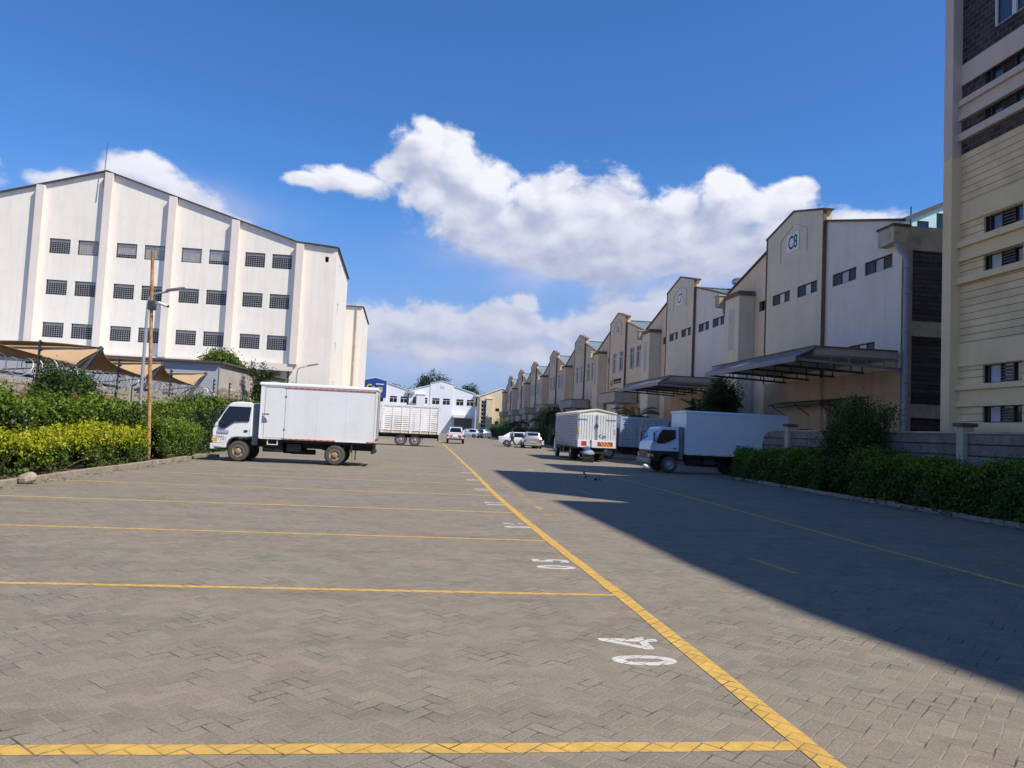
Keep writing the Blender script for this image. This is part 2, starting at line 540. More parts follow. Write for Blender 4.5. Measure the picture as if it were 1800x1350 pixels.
leaf_mat("leaf_far", [(.018, .036, .016), (.03, .055, .02), (.012, .025, .012)], .7, .15)

# ---------------------------------------------------------------- mesh helpers


class MB:
    def __init__(s):
        s.v, s.f, s.m = [], [], []

    def poly(s, pts, mi=0):
        k = len(s.v)
        s.v += [tuple(p) for p in pts]
        s.f.append(tuple(range(k, k + len(pts))))
        s.m.append(mi)

    def box(s, x0, y0, z0, x1, y1, z1, mi=0):
        k = len(s.v)
        s.v += [(x0, y0, z0), (x1, y0, z0), (x1, y1, z0), (x0, y1, z0), (x0, y0, z1), (x1, y0, z1), (x1, y1, z1), (x0, y1, z1)]
        for q in ((0, 3, 2, 1), (4, 5, 6, 7), (0, 1, 5, 4), (1, 2, 6, 5), (2, 3, 7, 6), (3, 0, 4, 7)):
            s.f.append(tuple(k + i for i in q))
            s.m.append(mi)

    def prism(s, pts, a, b, axis='y', mi=0):
        """pts 2D polygon (p,q); axis y: (p,a..b,q); axis x: (a..b,p,q); axis z: (p,q,a..b)"""
        def P(p, t):
            return (p[0], t, p[1]) if axis == 'y' else ((t, p[0], p[1]) if axis == 'x' else (p[0], p[1], t))
        n = len(pts)
        k = len(s.v)
        s.v += [P(p, a) for p in pts] + [P(p, b) for p in pts]
        s.f.append(tuple(range(k + n - 1, k - 1, -1)))
        s.f.append(tuple(range(k + n, k + 2 * n)))
        s.m += [mi, mi]
        for i in range(n):
            j = (i + 1) % n
            s.f.append((k + i, k + j, k + n + j, k + n + i))
            s.m.append(mi)

    def tube(s, p0, p1, r0, r1=None, n=8, mi=0, caps=True):
        r1 = r0 if r1 is None else r1
        p0, p1 = Vector(p0), Vector(p1)
        d = (p1 - p0).normalized()
        a = d.orthogonal().normalized()
        b = d.cross(a)
        k = len(s.v)
        for p, r in ((p0, r0), (p1, r1)):
            for i in range(n):
                t = 2 * PI * i / n
                s.v.append(tuple(p + a * (r * math.cos(t)) + b * (r * math.sin(t))))
        for i in range(n):
            j = (i + 1) % n
            s.f.append((k + i, k + j, k + n + j, k + n + i))
            s.m.append(mi)
        if caps:
            s.f.append(tuple(range(k + n - 1, k - 1, -1)))
            s.f.append(tuple(range(k + n, k + 2 * n)))
            s.m += [mi, mi]

    def path(s, pts, r, n=6, mi=0, r1=None):
        """one continuous tube along points"""
        pts = [Vector(p) for p in pts]
        k = len(s.v)
        prev = None
        N = len(pts)
        for i, p in enumerate(pts):
            d = (pts[min(i + 1, N - 1)] - pts[max(i - 1, 0)]).normalized()
            if prev is None:
                a = d.orthogonal().normalized()
            else:
                a = (prev - d * prev.dot(d)).normalized()
            prev = a
            b = d.cross(a)
            rr = r if r1 is None else r + (r1 - r) * i / (N - 1)
            for q in range(n):
                t = 2 * PI * q / n
                s.v.append(tuple(p + a * (rr * math.cos(t)) + b * (rr * math.sin(t))))
        for i in range(N - 1):
            for q in range(n):
                w = (q + 1) % n
                s.f.append((k + i * n + q, k + i * n + w, k + (i + 1) * n + w, k + (i + 1) * n + q))
                s.m.append(mi)
        s.f.append(tuple(range(k + n - 1, k - 1, -1)))
        s.f.append(tuple(range(k + (N - 1) * n, k + N * n)))
        s.m += [mi, mi]

    def beam(s, p0, p1, w, h, mi=0, up=(0, 0, 1)):
        p0, p1 = Vector(p0), Vector(p1)
        d = (p1 - p0).normalized()
        sd_ = d.cross(Vector(up)).normalized() * (w / 2)
        u = sd_.cross(d).normalized() * (h / 2)
        k = len(s.v)
        for p in (p0, p1):
            for a, b in ((-1, -1), (1, -1), (1, 1), (-1, 1)):
                s.v.append(tuple(p + sd_ * a + u * b))
        for q in ((0, 3, 2, 1), (4, 5, 6, 7), (0, 1, 5, 4), (1, 2, 6, 5), (2, 3, 7, 6), (3, 0, 4, 7)):
            s.f.append(tuple(k + i for i in q))
            s.m.append(mi)

    def lathe(s, prof, c, axis='z', n=24, mi=0, mis=None):
        """prof [(r,h)...] about axis through c"""
        k = len(s.v)
        for (r, h) in prof:
            for i in range(n):
                t = 2 * PI * i / n
                x, y = r * math.cos(t), r * math.sin(t)
                s.v.append((c[0] + x, c[1] + y, c[2] + h) if axis == 'z' else ((c[0] + x, c[1] + h, c[2] + y) if axis == 'y' else (c[0] + h, c[1] + x, c[2] + y)))
        for a in range(len(prof) - 1):
            for i in range(n):
                j = (i + 1) % n
                s.f.append((k + a * n + i, k + a * n + j, k + (a + 1) * n + j, k + (a + 1) * n + i))
                s.m.append(mis[a] if mis else mi)

    def ball(s, c, r, n=12, m=8, mi=0):
        rx, ry, rz = (r, r, r) if not hasattr(r, '__len__') else r
        k = len(s.v)
        for a in range(m + 1):
            ph = -PI / 2 + PI * a / m
            for i in range(n):
                t = 2 * PI * i / n
                s.v.append((c[0] + rx * math.cos(ph) * math.cos(t), c[1] + ry * math.cos(ph) * math.sin(t), c[2] + rz * math.sin(ph)))
        for a in range(m):
            for i in range(n):
                j = (i + 1) % n
                s.f.append((k + a * n + i, k + a * n + j, k + (a + 1) * n + j, k + (a + 1) * n + i))
                s.m.append(mi)

    def mesh(s, name, mats):
        me = bpy.data.meshes.new(name)
        me.from_pydata(s.v, [], s.f)
        for q in (mats if isinstance(mats, (list, tuple)) else [mats]):
            me.materials.append(MT[q])
        me.polygons.foreach_set('material_index', s.m)
        me.update()
        return me

    def build(s, name, mats, parent=None, smooth=False, bevel=0.0, ang=40):
        me = s.mesh(name, mats)
        o = bpy.data.objects.new(name, me)
        COL.objects.link(o)
        if parent:
            o.parent = parent
        if smooth:
            me.polygons.foreach_set('use_smooth', [True] * len(me.polygons))
            me.set_sharp_from_angle(angle=rad(ang))
        if bevel:
            b = o.modifiers.new('bevel', 'BEVEL')
            b.width = bevel
            b.segments = 2
            b.limit_method = 'ANGLE'
            b.angle_limit = rad(35)
        return o


def tag(o, label=None, cat=None, group=None, kind=None):
    if label:
        o['label'] = label
    if cat:
        o['category'] = cat
    if group:
        o['group'] = group
    if kind:
        o['kind'] = kind
    return o


def thing(name, loc, label, cat, group=None, rz=0.0):
    o = bpy.data.objects.new(name, None)
    o.empty_display_size = .3
    COL.objects.link(o)
    o.location = loc
    o.rotation_euler = (0, 0, rz)
    return tag(o, label, cat, group)


def copy_tree(o, parent=None):
    c = o.copy()
    COL.objects.link(c)
    c.parent = parent
    for ch in list(o.children):
        copy_tree(ch, c)
    return c


def text(name, body, size, mtx, m, parent=None, ext=.004, xs=1.0, bold=0.0):
    cu = bpy.data.curves.new(name, 'FONT')
    cu.body = body
    cu.size = size
    cu.extrude = ext
    cu.offset = bold
    cu.align_x = 'CENTER'
    cu.align_y = 'CENTER'
    tmp = bpy.data.objects.new('tmp', cu)
    COL.objects.link(tmp)
    dg = bpy.context.evaluated_depsgraph_get()
    me = bpy.data.meshes.new_from_object(tmp.evaluated_get(dg))
    bpy.data.objects.remove(tmp)
    me.materials.clear()
    me.materials.append(MT[m])
    me.transform(Matrix.Diagonal((xs, 1, 1, 1)))
    me.transform(mtx)
    o = bpy.data.objects.new(name, me)
    COL.objects.link(o)
    if parent:
        o.parent = parent
    return o


def basis(loc, xdir, ydir):
    x, y = Vector(xdir).normalized(), Vector(ydir).normalized()
    z = x.cross(y)
    return Matrix(((x.x, y.x, z.x, loc[0]), (x.y, y.y, z.y, loc[1]), (x.z, y.z, z.z, loc[2]), (0, 0, 0, 1)))


def leaf_mesh(name, pts, size, mats, midx, nrm=None, aspect=.55, parent=None, spread=.8):
    """many small pointed leaf faces; pts Nx3, size scalar or N"""
    n = len(pts)
    pts = np.asarray(pts, float)
    size = np.broadcast_to(size, (n,)).astype(float) * rng.uniform(.65, 1.35, n)
    d = rng.normal(size=(n, 3))
    if nrm is not None:
        d = d * spread + np.asarray(nrm)
    d /= np.linalg.norm(d, axis=1)[:, None] + 1e-9
    t = rng.normal(size=(n, 3))
    t -= (t * d).sum(1)[:, None] * d
    t /= np.linalg.norm(t, axis=1)[:, None] + 1e-9
    w = np.cross(d, t)
    L = t * size[:, None]
    Wd = w * (size * aspect / 1)[:, None]
    fold = d * (size * .18)[:, None]
    v = np.empty((n, 4, 3))
    v[:, 0] = pts - L * .5
    v[:, 1] = pts + Wd * .5 + fold
    v[:, 2] = pts + L * .5
    v[:, 3] = pts - Wd * .5 + fold
    me = bpy.data.meshes.new(name)
    me.vertices.add(4 * n)
    me.vertices.foreach_set('co', v.reshape(-1))
    me.loops.add(4 * n)
    me.loops.foreach_set('vertex_index', np.arange(4 * n, dtype=np.int32))
    me.polygons.add(n)
    me.polygons.foreach_set('loop_start', np.arange(0, 4 * n, 4, dtype=np.int32))
    me.polygons.foreach_set('loop_total', np.full(n, 4, dtype=np.int32))
    for q in mats:
        me.materials.append(MT[q])
    me.polygons.foreach_set('material_index', np.asarray(midx, dtype=np.int32))
    me.update()
    me.validate()
    o = bpy.data.objects.new(name, me)
    COL.objects.link(o)
    if parent:
        o.parent = parent
    return o


def skin_mesh(verts, edges, radii, root=0, sub=2):
    me = bpy.data.meshes.new('skin')
    me.from_pydata([tuple(v) for v in verts], edges, [])
    o = bpy.data.objects.new('skin', me)
    COL.objects.link(o)
    o.modifiers.new('s', 'SKIN').use_smooth_shade = True
    for i, r in enumerate(radii):
        sv = me.skin_vertices[0].data[i]
        sv.radius = (r, r) if not hasattr(r, '__len__') else r
        sv.use_root = (i == root)
    sb = o.modifiers.new('b', 'SUBSURF')
    sb.levels = sub
    sb.render_levels = sub
    dg = bpy.context.evaluated_depsgraph_get()
    out = bpy.data.meshes.new_from_object(o.evaluated_get(dg))
    bpy.data.objects.remove(o)
    return out


def from_mesh(name, me, m, parent=None):
    me.name = name
    me.materials.clear()
    me.materials.append(MT[m])
    o = bpy.data.objects.new(name, me)
    COL.objects.link(o)
    if parent:
        o.parent = parent
    return o


def facade(mb, O, U, N, outline, holes, zb, dep=.2, mi=0, mir=None):
    """wall face with real openings. O (x,y) origin, U unit along wall, N unit outward, outline [(u,ztop)...], holes [(u0,u1,z0,z1)]"""
    mir = mi if mir is None else mir
    us = sorted(set([u for u, _ in outline] + [h[0] for h in holes] + [h[1] for h in holes]))

    def top(u, side):
        for (a, za), (b, zb_) in zip(outline, outline[1:]):
            if b - a < 1e-6:
                continue
            if side > 0 and a <= u < b or side < 0 and a < u <= b:
                return za + (zb_ - za) * (u - a) / (b - a)
        return outline[-1][1]

    def P(u, z, d=0):
        return (O[0] + U[0] * u - N[0] * d, O[1] + U[1] * u - N[1] * d, z)
    for a, b in zip(us, us[1:]):
        if b - a < 1e-6:
            continue
        hs = sorted([h for h in holes if h[0] <= a + 1e-6 and h[1] >= b - 1e-6], key=lambda h: h[2])
        z = zb
        for h in hs:
            if h[2] - z > 1e-6:
                mb.poly([P(a, z), P(b, z), P(b, h[2]), P(a, h[2])], mi)
            z = h[3]
        mb.poly([P(a, z), P(b, z), P(b, top(b, -1)), P(a, top(a, 1))], mi)
    for (a, b, z0, z1) in holes:
        mb.poly([P(a, z0), P(a, z1), P(a, z1, dep), P(a, z0, dep)], mir)
        mb.poly([P(b, z0), P(b, z1), P(b, z1, dep), P(b, z0, dep)], mir)
        mb.poly([P(a, z0), P(b, z0), P(b, z0, dep), P(a, z0, dep)], mir)
        mb.poly([P(a, z1), P(b, z1), P(b, z1, dep), P(a, z1, dep)], mir)

# ================================================================ THE SETTING
mb = MB(); mb.box(-900, -300, -.5, 900, 1500, -.02)
tag(mb.build("ground", "far_ground"), kind='structure')
mb = MB(); mb.poly([(-8.36, -12, 0), (13.02, -12, 0), (13.02, 30, 0), (20, 30, 0), (20, 203, 0), (-30, 203, 0), (-30, 60, 0), (-10.4, 60, 0), (-10.4, 31.2, 0), (-8.36, 31.2, 0)])
tag(mb.build("paved_yard", "pavers"), kind='structure')
for nm, x0, x1, y0, y1 in (("planting_bed", -10.4, -8.5, 6, 31), ("planting_bed", 13.16, 20, 6, 29.8)):
    mb = MB(); mb.box(x0, y0, -.3, x1, y1, .07)
    tag(mb.build(nm, "soil"), kind='structure')
# kerbs of single stones, slightly out of line
for nm, X, ya, yb in (("kerb", -8.43, 8, 31), ("kerb", 13.09, 8, 30)):
    mb = MB()
    y = ya
    while y < yb:
        L = .9
        dx, dz, tw = rnd.uniform(-.02, .02), rnd.uniform(-.018, .012), rnd.uniform(-.012, .012)
        mb.prism([(X - .07 + dx, y + .006), (X + .07 + dx, y + .006), (X + .07 + dx + tw, y + L - .006), (X - .07 + dx + tw, y + L - .006)], -.2, .115 + dz, 'z')
        y += L
    tag(mb.build(nm, "kerb_stone", bevel=.012), kind='structure')
mb = MB()
for i in range(3):
    mb.prism([(-8.5 - i * .62 + .6, 31.02), (-8.5 - i * .62, 31.02), (-8.5 - i * .62, 31.16), (-8.5 - i * .62 + .6, 31.16)], -.2, .11, 'z')
tag(mb.build("kerb", "kerb_stone", bevel=.012), kind='structure')


def stripe(name, pts, w, m, z=.002, seg=1):
    """painted line along points with slightly uneven edges"""
    mb = MB()
    for (a, b) in zip(pts, pts[1:]):
        a, b = Vector((a[0], a[1], 0)), Vector((b[0], b[1], 0))
        L = (b - a).length
        n = max(1, int(L / .35))
        d = (b - a).normalized()
        s = Vector((-d.y, d.x, 0))
        prev = None
        for i in range(n + 1):
            p = a + (b - a) * (i / n)
            w1, w2 = w / 2 + rnd.uniform(-.006, .006), w / 2 + rnd.uniform(-.006, .006)
            cur = (p + s * w1 + Vector((0, 0, z)), p - s * w2 + Vector((0, 0, z)))
            if prev:
                mb.poly([prev[1], cur[1], cur[0], prev[0]])
            prev = cur
    return tag(mb.build(name, m), kind='structure')


stripe("lane_line", [(2.13, 2.2), (2.12, 3.7), (2.06, 7.5), (1.95, 11.1), (1.90, 14.5), (1.86, 18.4), (1.93, 28), (2.0, 60), (1.95, 100)], .135, "paint_yellow", .004)
for k in range(0, 24):
    y = 3.80 + 3.62 * k
    x0 = -8.3 if y < 31 else -10.3
    if k > 7 and k % 2 == 0 and k > 12:
        continue
    stripe("bay_line", [(x0, y + .0), (2.08, y + .12)], .115 if k == 0 else .09, "paint_yellow" if k < 3 else "paint_yellow_thin")
stripe("lane_edge_line", [(7.33, 6.5), (7.31, 11), (7.4, 26.7), (7.2, 38)], .10, "paint_yellow_thin")
for (x, y, L) in ((4.63, 9.05, 1.05), (4.5, 19.8, 1.3), (4.5, 30.5, 1.2)):
    stripe("lane_dash", [(x + .05, y), (x - .06, y + L)], .12, "paint_yellow")
stripe("lane_edge_line", [(2.50, 14.5), (2.56, 24)], .16, "paint_yellow_faint", .001)


def bay_number(s, y):
    """two stencilled figures read from the left, tops towards the bays"""
    for k, ch in enumerate(s):
        yy = y + (k - .5) * .44
        if ch == "4":
            # stencil cut four: an open wedge with a short stem
            mb = MB()
            P_ = lambda a, b: (1.69 - b, yy + a, .002)
            mb.poly([P_(-.17, -.07), P_(.06, .24), P_(.12, .24), P_(.12, .16), P_(-.08, -.07)])
            mb.poly([P_(-.17, -.14), P_(.17, -.14), P_(.17, -.07), P_(-.17, -.07)])
            mb.poly([P_(.04, -.23), P_(.12, -.23), P_(.12, -.14), P_(.04, -.14)])
            mb.poly([P_(.04, -.07), P_(.12, -.07), P_(.12, .16), P_(.04, .08)])
            tag(mb.build("bay_number", "paint_white"), kind='structure')
            continue
        o = text("bay_number", ch, .62, basis((1.69, yy, .002), (0, 1, 0), (-1, 0, 0)), "paint_white", None, 0.0, .76, .020)
        tag(o, kind='structure')


for k in range(9):
    bay_number("%02d" % (4 + k), 5.61 + 3.62 * k)

# ================================================================ WINDOWS (built once, copied)


def join_child(parent, mb, name, mats, **kw):
    return mb.build(name, mats, parent, **kw)


def grille_window(blind):
    """recessed steel window behind a welded grille, 1.37 x 1.03, facing -Y, origin at its lower left"""
    w, h = 1.37, 1.03
    mb = MB()
    for z in (0, h - .04):
        mb.box(0, .02, z, w, .07, z + .04)
    for x in (0, w - .04):
        mb.box(x, .02, .04, x + .04, .07, h - .04)
    mb.box(-.06, -.05, -.05, w + .06, .10, .0, 1)
    nx, nz = 9, 7
    for i in range(1, nx):
        mb.box(w * i / nx - .009, .005, .04, w * i / nx + .009, .02, h - .04, 2)
    for j in range(1, nz):
        mb.box(.04, -.009, (h - .2) * j / (nz - 1) - .009, w - .04, .005, (h - .2) * j / (nz - 1) + .009, 2)
    o = mb.build("window", ["frame_dark", "coping_dark", "grille"])
    p = MB(); p.box(.04, .10, .04, w - .04, .11, h - .22)
    p.build("pane", "glass_dark", o)
    b = MB(); b.box(.04, .085, h - .20, w - .04, .115, h - .04)
    b.build("ventilation_strip", "blind", o)
    if blind:
        c = MB(); c.box(.05, .09, .05 + (.22 if blind == 2 else 0), w - .05, .095, h - .22)
        c.build("blind", "blind", o)
    o.hide_render = False
    return o


def place(proto, parent, loc, rz=0.0, first=[None]):
    if proto.get('used'):
        o = copy_tree(proto, parent)
    else:
        o = proto
        o['used'] = 1
        o.parent = parent
    o.location = loc
    o.rotation_euler = (0, 0, rz)
    return o


gw = [grille_window(0), grille_window(1), grille_window(2)]

# ================================================================ WHITE WAREHOUSE, LEFT
X0, Y0 = -22.8, 55.0
wh = thing("warehouse", (X0, Y0, 0), "tall white gabled warehouse with vertical ribs and three rows of grilled windows", "warehouse")


def rel(root, mb):
    for i, v in enumerate(mb.v):
        mb.v[i] = (v[0] - root.location.x, v[1] - root.location.y, v[2] - root.location.z)
    return mb


rib = [-31.7, -27.2, -22.8, -18.45, -14.12, -9.6]
holes, wins = [], []
for i in range(1, 5):
    for (dx) in (.97, 2.83):
        for r, z in enumerate((12.29, 9.42, 6.47)):
            x = rib[i] + dx
            holes.append((x, x + 1.37, z, z + 1.03))
            wins.append((x, z, i, dx, r))
mb = MB()
ridge = 18.25
zz = lambda x: ridge - .303 * abs(x - X0)
facade(mb, (0, Y0), (1, 0), (0, -1), [(-39, 13.4), (-36, 14.25), (X0, ridge), (-9.6, 14.25)], holes, 5.5, .16)
facade(mb, (0, Y0), (1, 0), (0, -1), [(-9.6, 14.25), (-6.8, 14.03)], [(-7.62, -7.36, 13.0, 13.4)], 0, .25)
facade(mb, (-6.8, Y0), (0, 1), (1, 0), [(0, 14.03), (8, 13.3)], [(2.0, 2.55, 12.4, 13.3), (2.0, 2.55, 9.5, 10.4), (2.0, 2.55, 6.6, 7.5), (2.0, 2.55, 3.7, 4.6)], 0, .2)
# returns, rear and undercroft
mb.box(-39, 58, 0, -9.6, 75, 13.2)
mb.poly([(-9.6, Y0, 5.5), (-39, Y0, 5.5), (-39, 58, 5.5), (-9.6, 58, 5.5)])
mb.poly([(-9.6, Y0, 0), (-9.6, 58, 0), (-9.6, 58, 5.5), (-9.6, Y0, 5.5)])
mb.poly([(-6.8, 63, 0), (-9.6, 63, 0), (-9.6, 63, 13.3), (-6.8, 63, 13.3)])
rel(wh, mb).build("wall", ["wall_white"], wh)
mb = MB(); mb.box(-39, 54.72, 5.02, -9.35, 54.94, 5.52)
mb.box(-9.58, 54.94, 5.02, -9.35, 57.9, 5.52)
rel(wh, mb).build("fascia", "wall_white_trim", wh)
mb = MB()
mb.poly([(X0, 54.9, ridge + .03), (-9.6, 54.9, 14.28), (-9.6, 75, 14.28), (X0, 75, ridge + .03)])
mb.poly([(X0, 54.9, ridge + .03), (-36, 54.9, 14.28), (-36, 75, 14.28), (X0, 75, ridge + .03)])
mb.poly([(-9.6, 54.9, 14.28), (-6.75, 54.9, 14.06), (-6.75, 63, 13.33), (-9.6, 63, 13.6)])
rel(wh, mb).build("roof", "roof_metal", wh)
mb = MB()
for a, b in (((-39, 13.4), (-36, 14.25)), ((-36, 14.25), (X0, ridge)), ((X0, ridge), (-9.6, 14.25)), ((-9.6, 14.25), (-6.8, 14.05))):
    mb.beam((a[0], 54.93, a[1] + .06), (b[0], 54.93, b[1] + .06), .3, .05)
mb.beam((-6.73, 54.85, 14.1), (-6.73, 63, 13.37), .16, .05)
rel(wh, mb).build("coping", "coping_dark", wh)
for x in rib:
    mb = MB()
    t = zz(x + .28) if x > X0 - 1 else zz(x)
    mb.prism([(x + .0, 5.52), (x + .5, 5.52), (x + .5, min(t, zz(x + .5)) - .02), (x, min(t, zz(x)) - .02)], 54.62, 54.995, 'y')
    rel(wh, mb).build("rib", "wall_white_trim", wh)
for x in (-30, -22.5, -15.5, -10.2):
    mb = MB(); mb.box(x, 55.1, 0, x + .45, 55.55, 5.49)
    rel(wh, mb).build("column", "wall_white_trim", wh)
for (x, z, i, dx, r) in wins:
    kind = 0
    if r == 0:
        kind = {(1, .97): 0, (1, 2.83): 1, (2, .97): 2, (2, 2.83): 1, (3, .97): 1, (3, 2.83): 2}.get((i, dx), 0)
    place(gw[kind], wh, (x - X0, .06, z))
mb = MB(); mb.tube((-22.85, 54.55, 17.0), (-22.8, 54.6, 20.2), .035, .015)
rel(wh, mb).build("lightning_rod", "steel_dark", wh)
mb = MB()
for z in (12.4, 9.5, 6.6, 3.7):
    mb.box(-6.95, 57.0, z, -6.9, 57.55, z + .9)
rel(wh, mb).build("slit_pane", "glass_dark", wh)

ab = thing("stair_block", (-7.2, 79, 0), "narrow pale block standing behind the tall gabled warehouse", "building")
mb = MB(); mb.box(-14, 75.5, 0, -6.5, 83, 12.3); mb.prism([(75.5, 12.3), (83, 12.3), (75.5, 13.0)], -14, -6.5, 'x')
rel(ab, mb).build("wall", "wall_white", ab)
mb = MB(); mb.beam((-14, 75.45, 13.05), (-6.5, 75.45, 13.05), .2, .1); mb.beam((-6.47, 75.45, 13.05), (-6.47, 83, 12.35), .16, .09)
rel(ab, mb).build("coping", "coping_dark", ab)
mb = MB(); mb.tube((-7.1, 75.4, 0), (-7.1, 75.4, 12.9), .06)
rel(ab, mb).build("downpipe", "concrete", ab)

# ---------------- grey shed with stone flank behind the boundary wall
gb = thing("shed", (-14, 47, 0), "low grey shed with a dark coping and rough stone side behind the boundary wall", "shed")
mb = MB()
mb.prism([(-32, 45.8), (-12, 45.8), (-9.7, 54), (-32, 54)], 0, 4.35, 'z')
mb.prism([(-32, 4.35), (-12, 4.35), (-12, 4.68), (-32, 4.62)], 45.8, 46.0, 'y')
rel(gb, mb).build("wall", "wall_grey", gb)
mb = MB()
dv = (Vector((-9.7, 54, 0)) - Vector((-12, 45.8, 0))).normalized()
nv = Vector((dv.y, -dv.x, 0))
a, b = Vector((-12, 45.78, 0)) + nv * .02, Vector((-9.7, 54, 0)) + nv * .02
for z0, z1, mi in ((0, 3.3, 0), (3.3, 4.62, 1)):
    q = [a + Vector((0, 0, z0)), b + Vector((0, 0, z0)), b + Vector((0, 0, z1 if mi == 0 else 4.3)), a + Vector((0, 0, z1))]
    r = [p + nv * (.10 if mi == 0 else .05) for p in q]
    k = len(mb.v)
    mb.v += [tuple(p) for p in q + r]
    for f in ((4, 5, 6, 7), (0, 1, 5, 4), (2, 3, 7, 6), (0, 4, 7, 3), (1, 2, 6, 5)):
        mb.f.append(tuple(k + i for i in f)); mb.m.append(mi)
rel(gb, mb).build("stone_flank", ["rubble", "concrete_pale"], gb)
mb = MB(); mb.beam((-32, 45.75, 4.72), (-11.9, 45.75, 4.74), .35, .12); mb.beam((-11.9, 45.7, 4.74), (-9.6, 54, 4.38), .3, .12)
rel(gb, mb).build("coping", "coping_dark", gb)

# ---------------- left boundary wall, razor wire, electric fence brackets
bw = thing("boundary_wall", (-10.5, 30, 0), "weathered block boundary wall behind the hedges under coiled razor wire", "wall")
mb = MB()
mb.box(-10.72, 6, 0, -10.5, 53, 2.32)
rel(bw, mb).build("wall", "boundary_block", bw)
for y in np.arange(7.4, 53, 3.0):
    mb = MB(); mb.box(-10.8, y, 0, -10.42, y + .34, 2.52)
    rel(bw, mb).build("pier", "concrete_pale", bw, bevel=.015)
pts = []
y, t = 8.0, 0.0
while y < 50:
    r = .27 + .05 * math.sin(y * 1.7) + .03 * math.sin(y * 5.1)
    pts.append((-10.6 + r * math.cos(t), y + .05 * math.sin(t * .5), 2.66 + .05 * math.sin(y * .9) + r * math.sin(t)))
    t += 2 * PI / 14
    y += (.036 + .020 * math.sin(y * 1.3))
mb = MB(); mb.path(pts, .012, 3)
o = rel(thing("razor_wire", (-10.6, 25, 2.5), "long coil of razor wire running along the top of the boundary wall", "razor wire"), mb).build("coil", "razor", bpy.data.objects['razor_wire'])
for i, y in enumerate((16.5, 21.95, 27.4, 32.8, 39.3, 42.4, 45.6)):
    t = thing("fence_bracket", (-10.5, y, 2.3), ["", "dark electric fence bracket beside the climber, nearest in view", "", "", "electric fence bracket in front of the grey shed wall", "electric fence bracket just left of the stone flank corner", "electric fence bracket in front of the stone flank"][i] or ("dark electric fence bracket behind the large shade sail" if i == 2 else "dark electric fence bracket near the left picture edge" if i == 0 else "dark electric fence bracket between the poles and the grey shed wall"), "fence bracket", "electric fence brackets on the boundary wall")
    mb = MB(); mb.beam((0, 0, 0), (.0, .03, 1.15), .05, .05)
    mb.build("post", "steel_dark", t)
    for k in range(5):
        mb = MB()
        mb.lathe([(0, -.03), (.032, -.03), (.04, 0), (.032, .03), (0, .03)], (.06, 0, .32 + .19 * k), 'x', 8)
        mb.build("insulator", "black_plastic", t, smooth=True)

# ================================================================ ROW OF WAREHOUSE UNITS, RIGHT
def louvre_window(w=2.1, h=.62, pale=1):
    mb = MB()
    mb.box(0, .0, 0, w, .06, .03); mb.box(0, .0, h - .03, w, .06, h)
    for x in (0, w * .34, w * .66, w - .03):
        mb.box(x, .0, .03, x + .03, .06, h - .03)
    o = mb.build("window", "frame_dark")
    n = 7
    for a, b in ((.03, w * .34), (w * .66 + .03, w - .03)):
        s = MB()
        for i in range(n):
            z = .04 + (h - .09) * i / n
            s.poly([(a, .01, z), (b, .01, z), (b, .05, z + .075), (a, .05, z + .075)])
        s.build("louvre", "louvre", o)
    p = MB(); p.box(.03, .07, .03, w - .03, .08, h - .03); p.build("pane", "glass_dark", o)
    if pale:
        p = MB(); p.box(w * .34 + .05, .045, .05, w * .66 - .02, .055, h - .05); p.build("paper", "paper" if pale == 1 else "curtain", o)
    return o


def tall_window(w=1.6, h=2.05, c=0):
    mb = MB()
    for z in (0, h * .72, h - .05):
        mb.box(0, .0, z, w, .07, z + .05)
    for x in (0, w / 2 - .03, w - .05):
        mb.box(x, .0, .05, x + .05, .07, h * .72)
        mb.box(x, .0, h * .72 + .05, x + .05, .07, h - .05)
    o = mb.build("window", "frame_white")
    p = MB(); p.box(.05, .09, .05, w - .05, .10, h - .05); p.build("pane", "glass", o)
    p = MB(); p.box(-.05, -.06, -.06, w + .05, .1, -.002); p.build("sill", "edge_brown", o)
    if c:
        p = MB(); p.box(w * .5, .075, .06, w - .07, .085, h * .72); p.build("curtain", "curtain", o)
    return o


LV = [louvre_window(2.1, .62, 1), louvre_window(2.1, .62, 2), louvre_window(.9, .62, 0)]
TW = [tall_window(1.55, 2.05, 1), tall_window(1.55, 2.05, 0), tall_window(.9, .7, 0)]
PK = [39.5, 58.2, 77.7, 97.4, 117.9, 139.3, 159.0, 178.5]
EDGE = [30.0, 48.8, 67.6, 87.6, 107.6, 128.6, 149.2, 168.8, 188.2]
XW = 20.0
CANOPY = [(-9.5, .6), (-9.35, .6), (-8.2, -2.3), (-7.0, .2), (-6.3, 1.2), (-6.9, 1.2), (-7, 0), (-7, 0)]
MINUS = -PI / 2      # windows face -X: local x runs along -Y


def ventilator(root, X, Y, z):
    mb = MB()
    mb.lathe([(.32, -.5), (.32, .05), (.30, .1)], (X, Y, z), 'z', 16)
    rel(root, mb)
    v = mb.build("roof_ventilator", "vent_steel", root, smooth=True)
    mb = MB()
    prof = [(.30, .08)] + [(.30 + .30 * math.sin(PI * t / 10) ** .8, .1 + .62 * t / 10) for t in range(1, 10)] + [(.12, .74), (0, .76)]
    mb.lathe(prof, (X, Y, z), 'z', 18)
    for i in range(18):
        a = 2 * PI * i / 18
        mb.path([(X + (r + .012) * math.cos(a + .05 * k), Y + (r + .012) * math.sin(a + .05 * k), z + h) for k, (r, h) in enumerate(prof[1:-1])], .014, 3)
    rel(root, mb).build("turbine", "vent_steel", v, smooth=True)


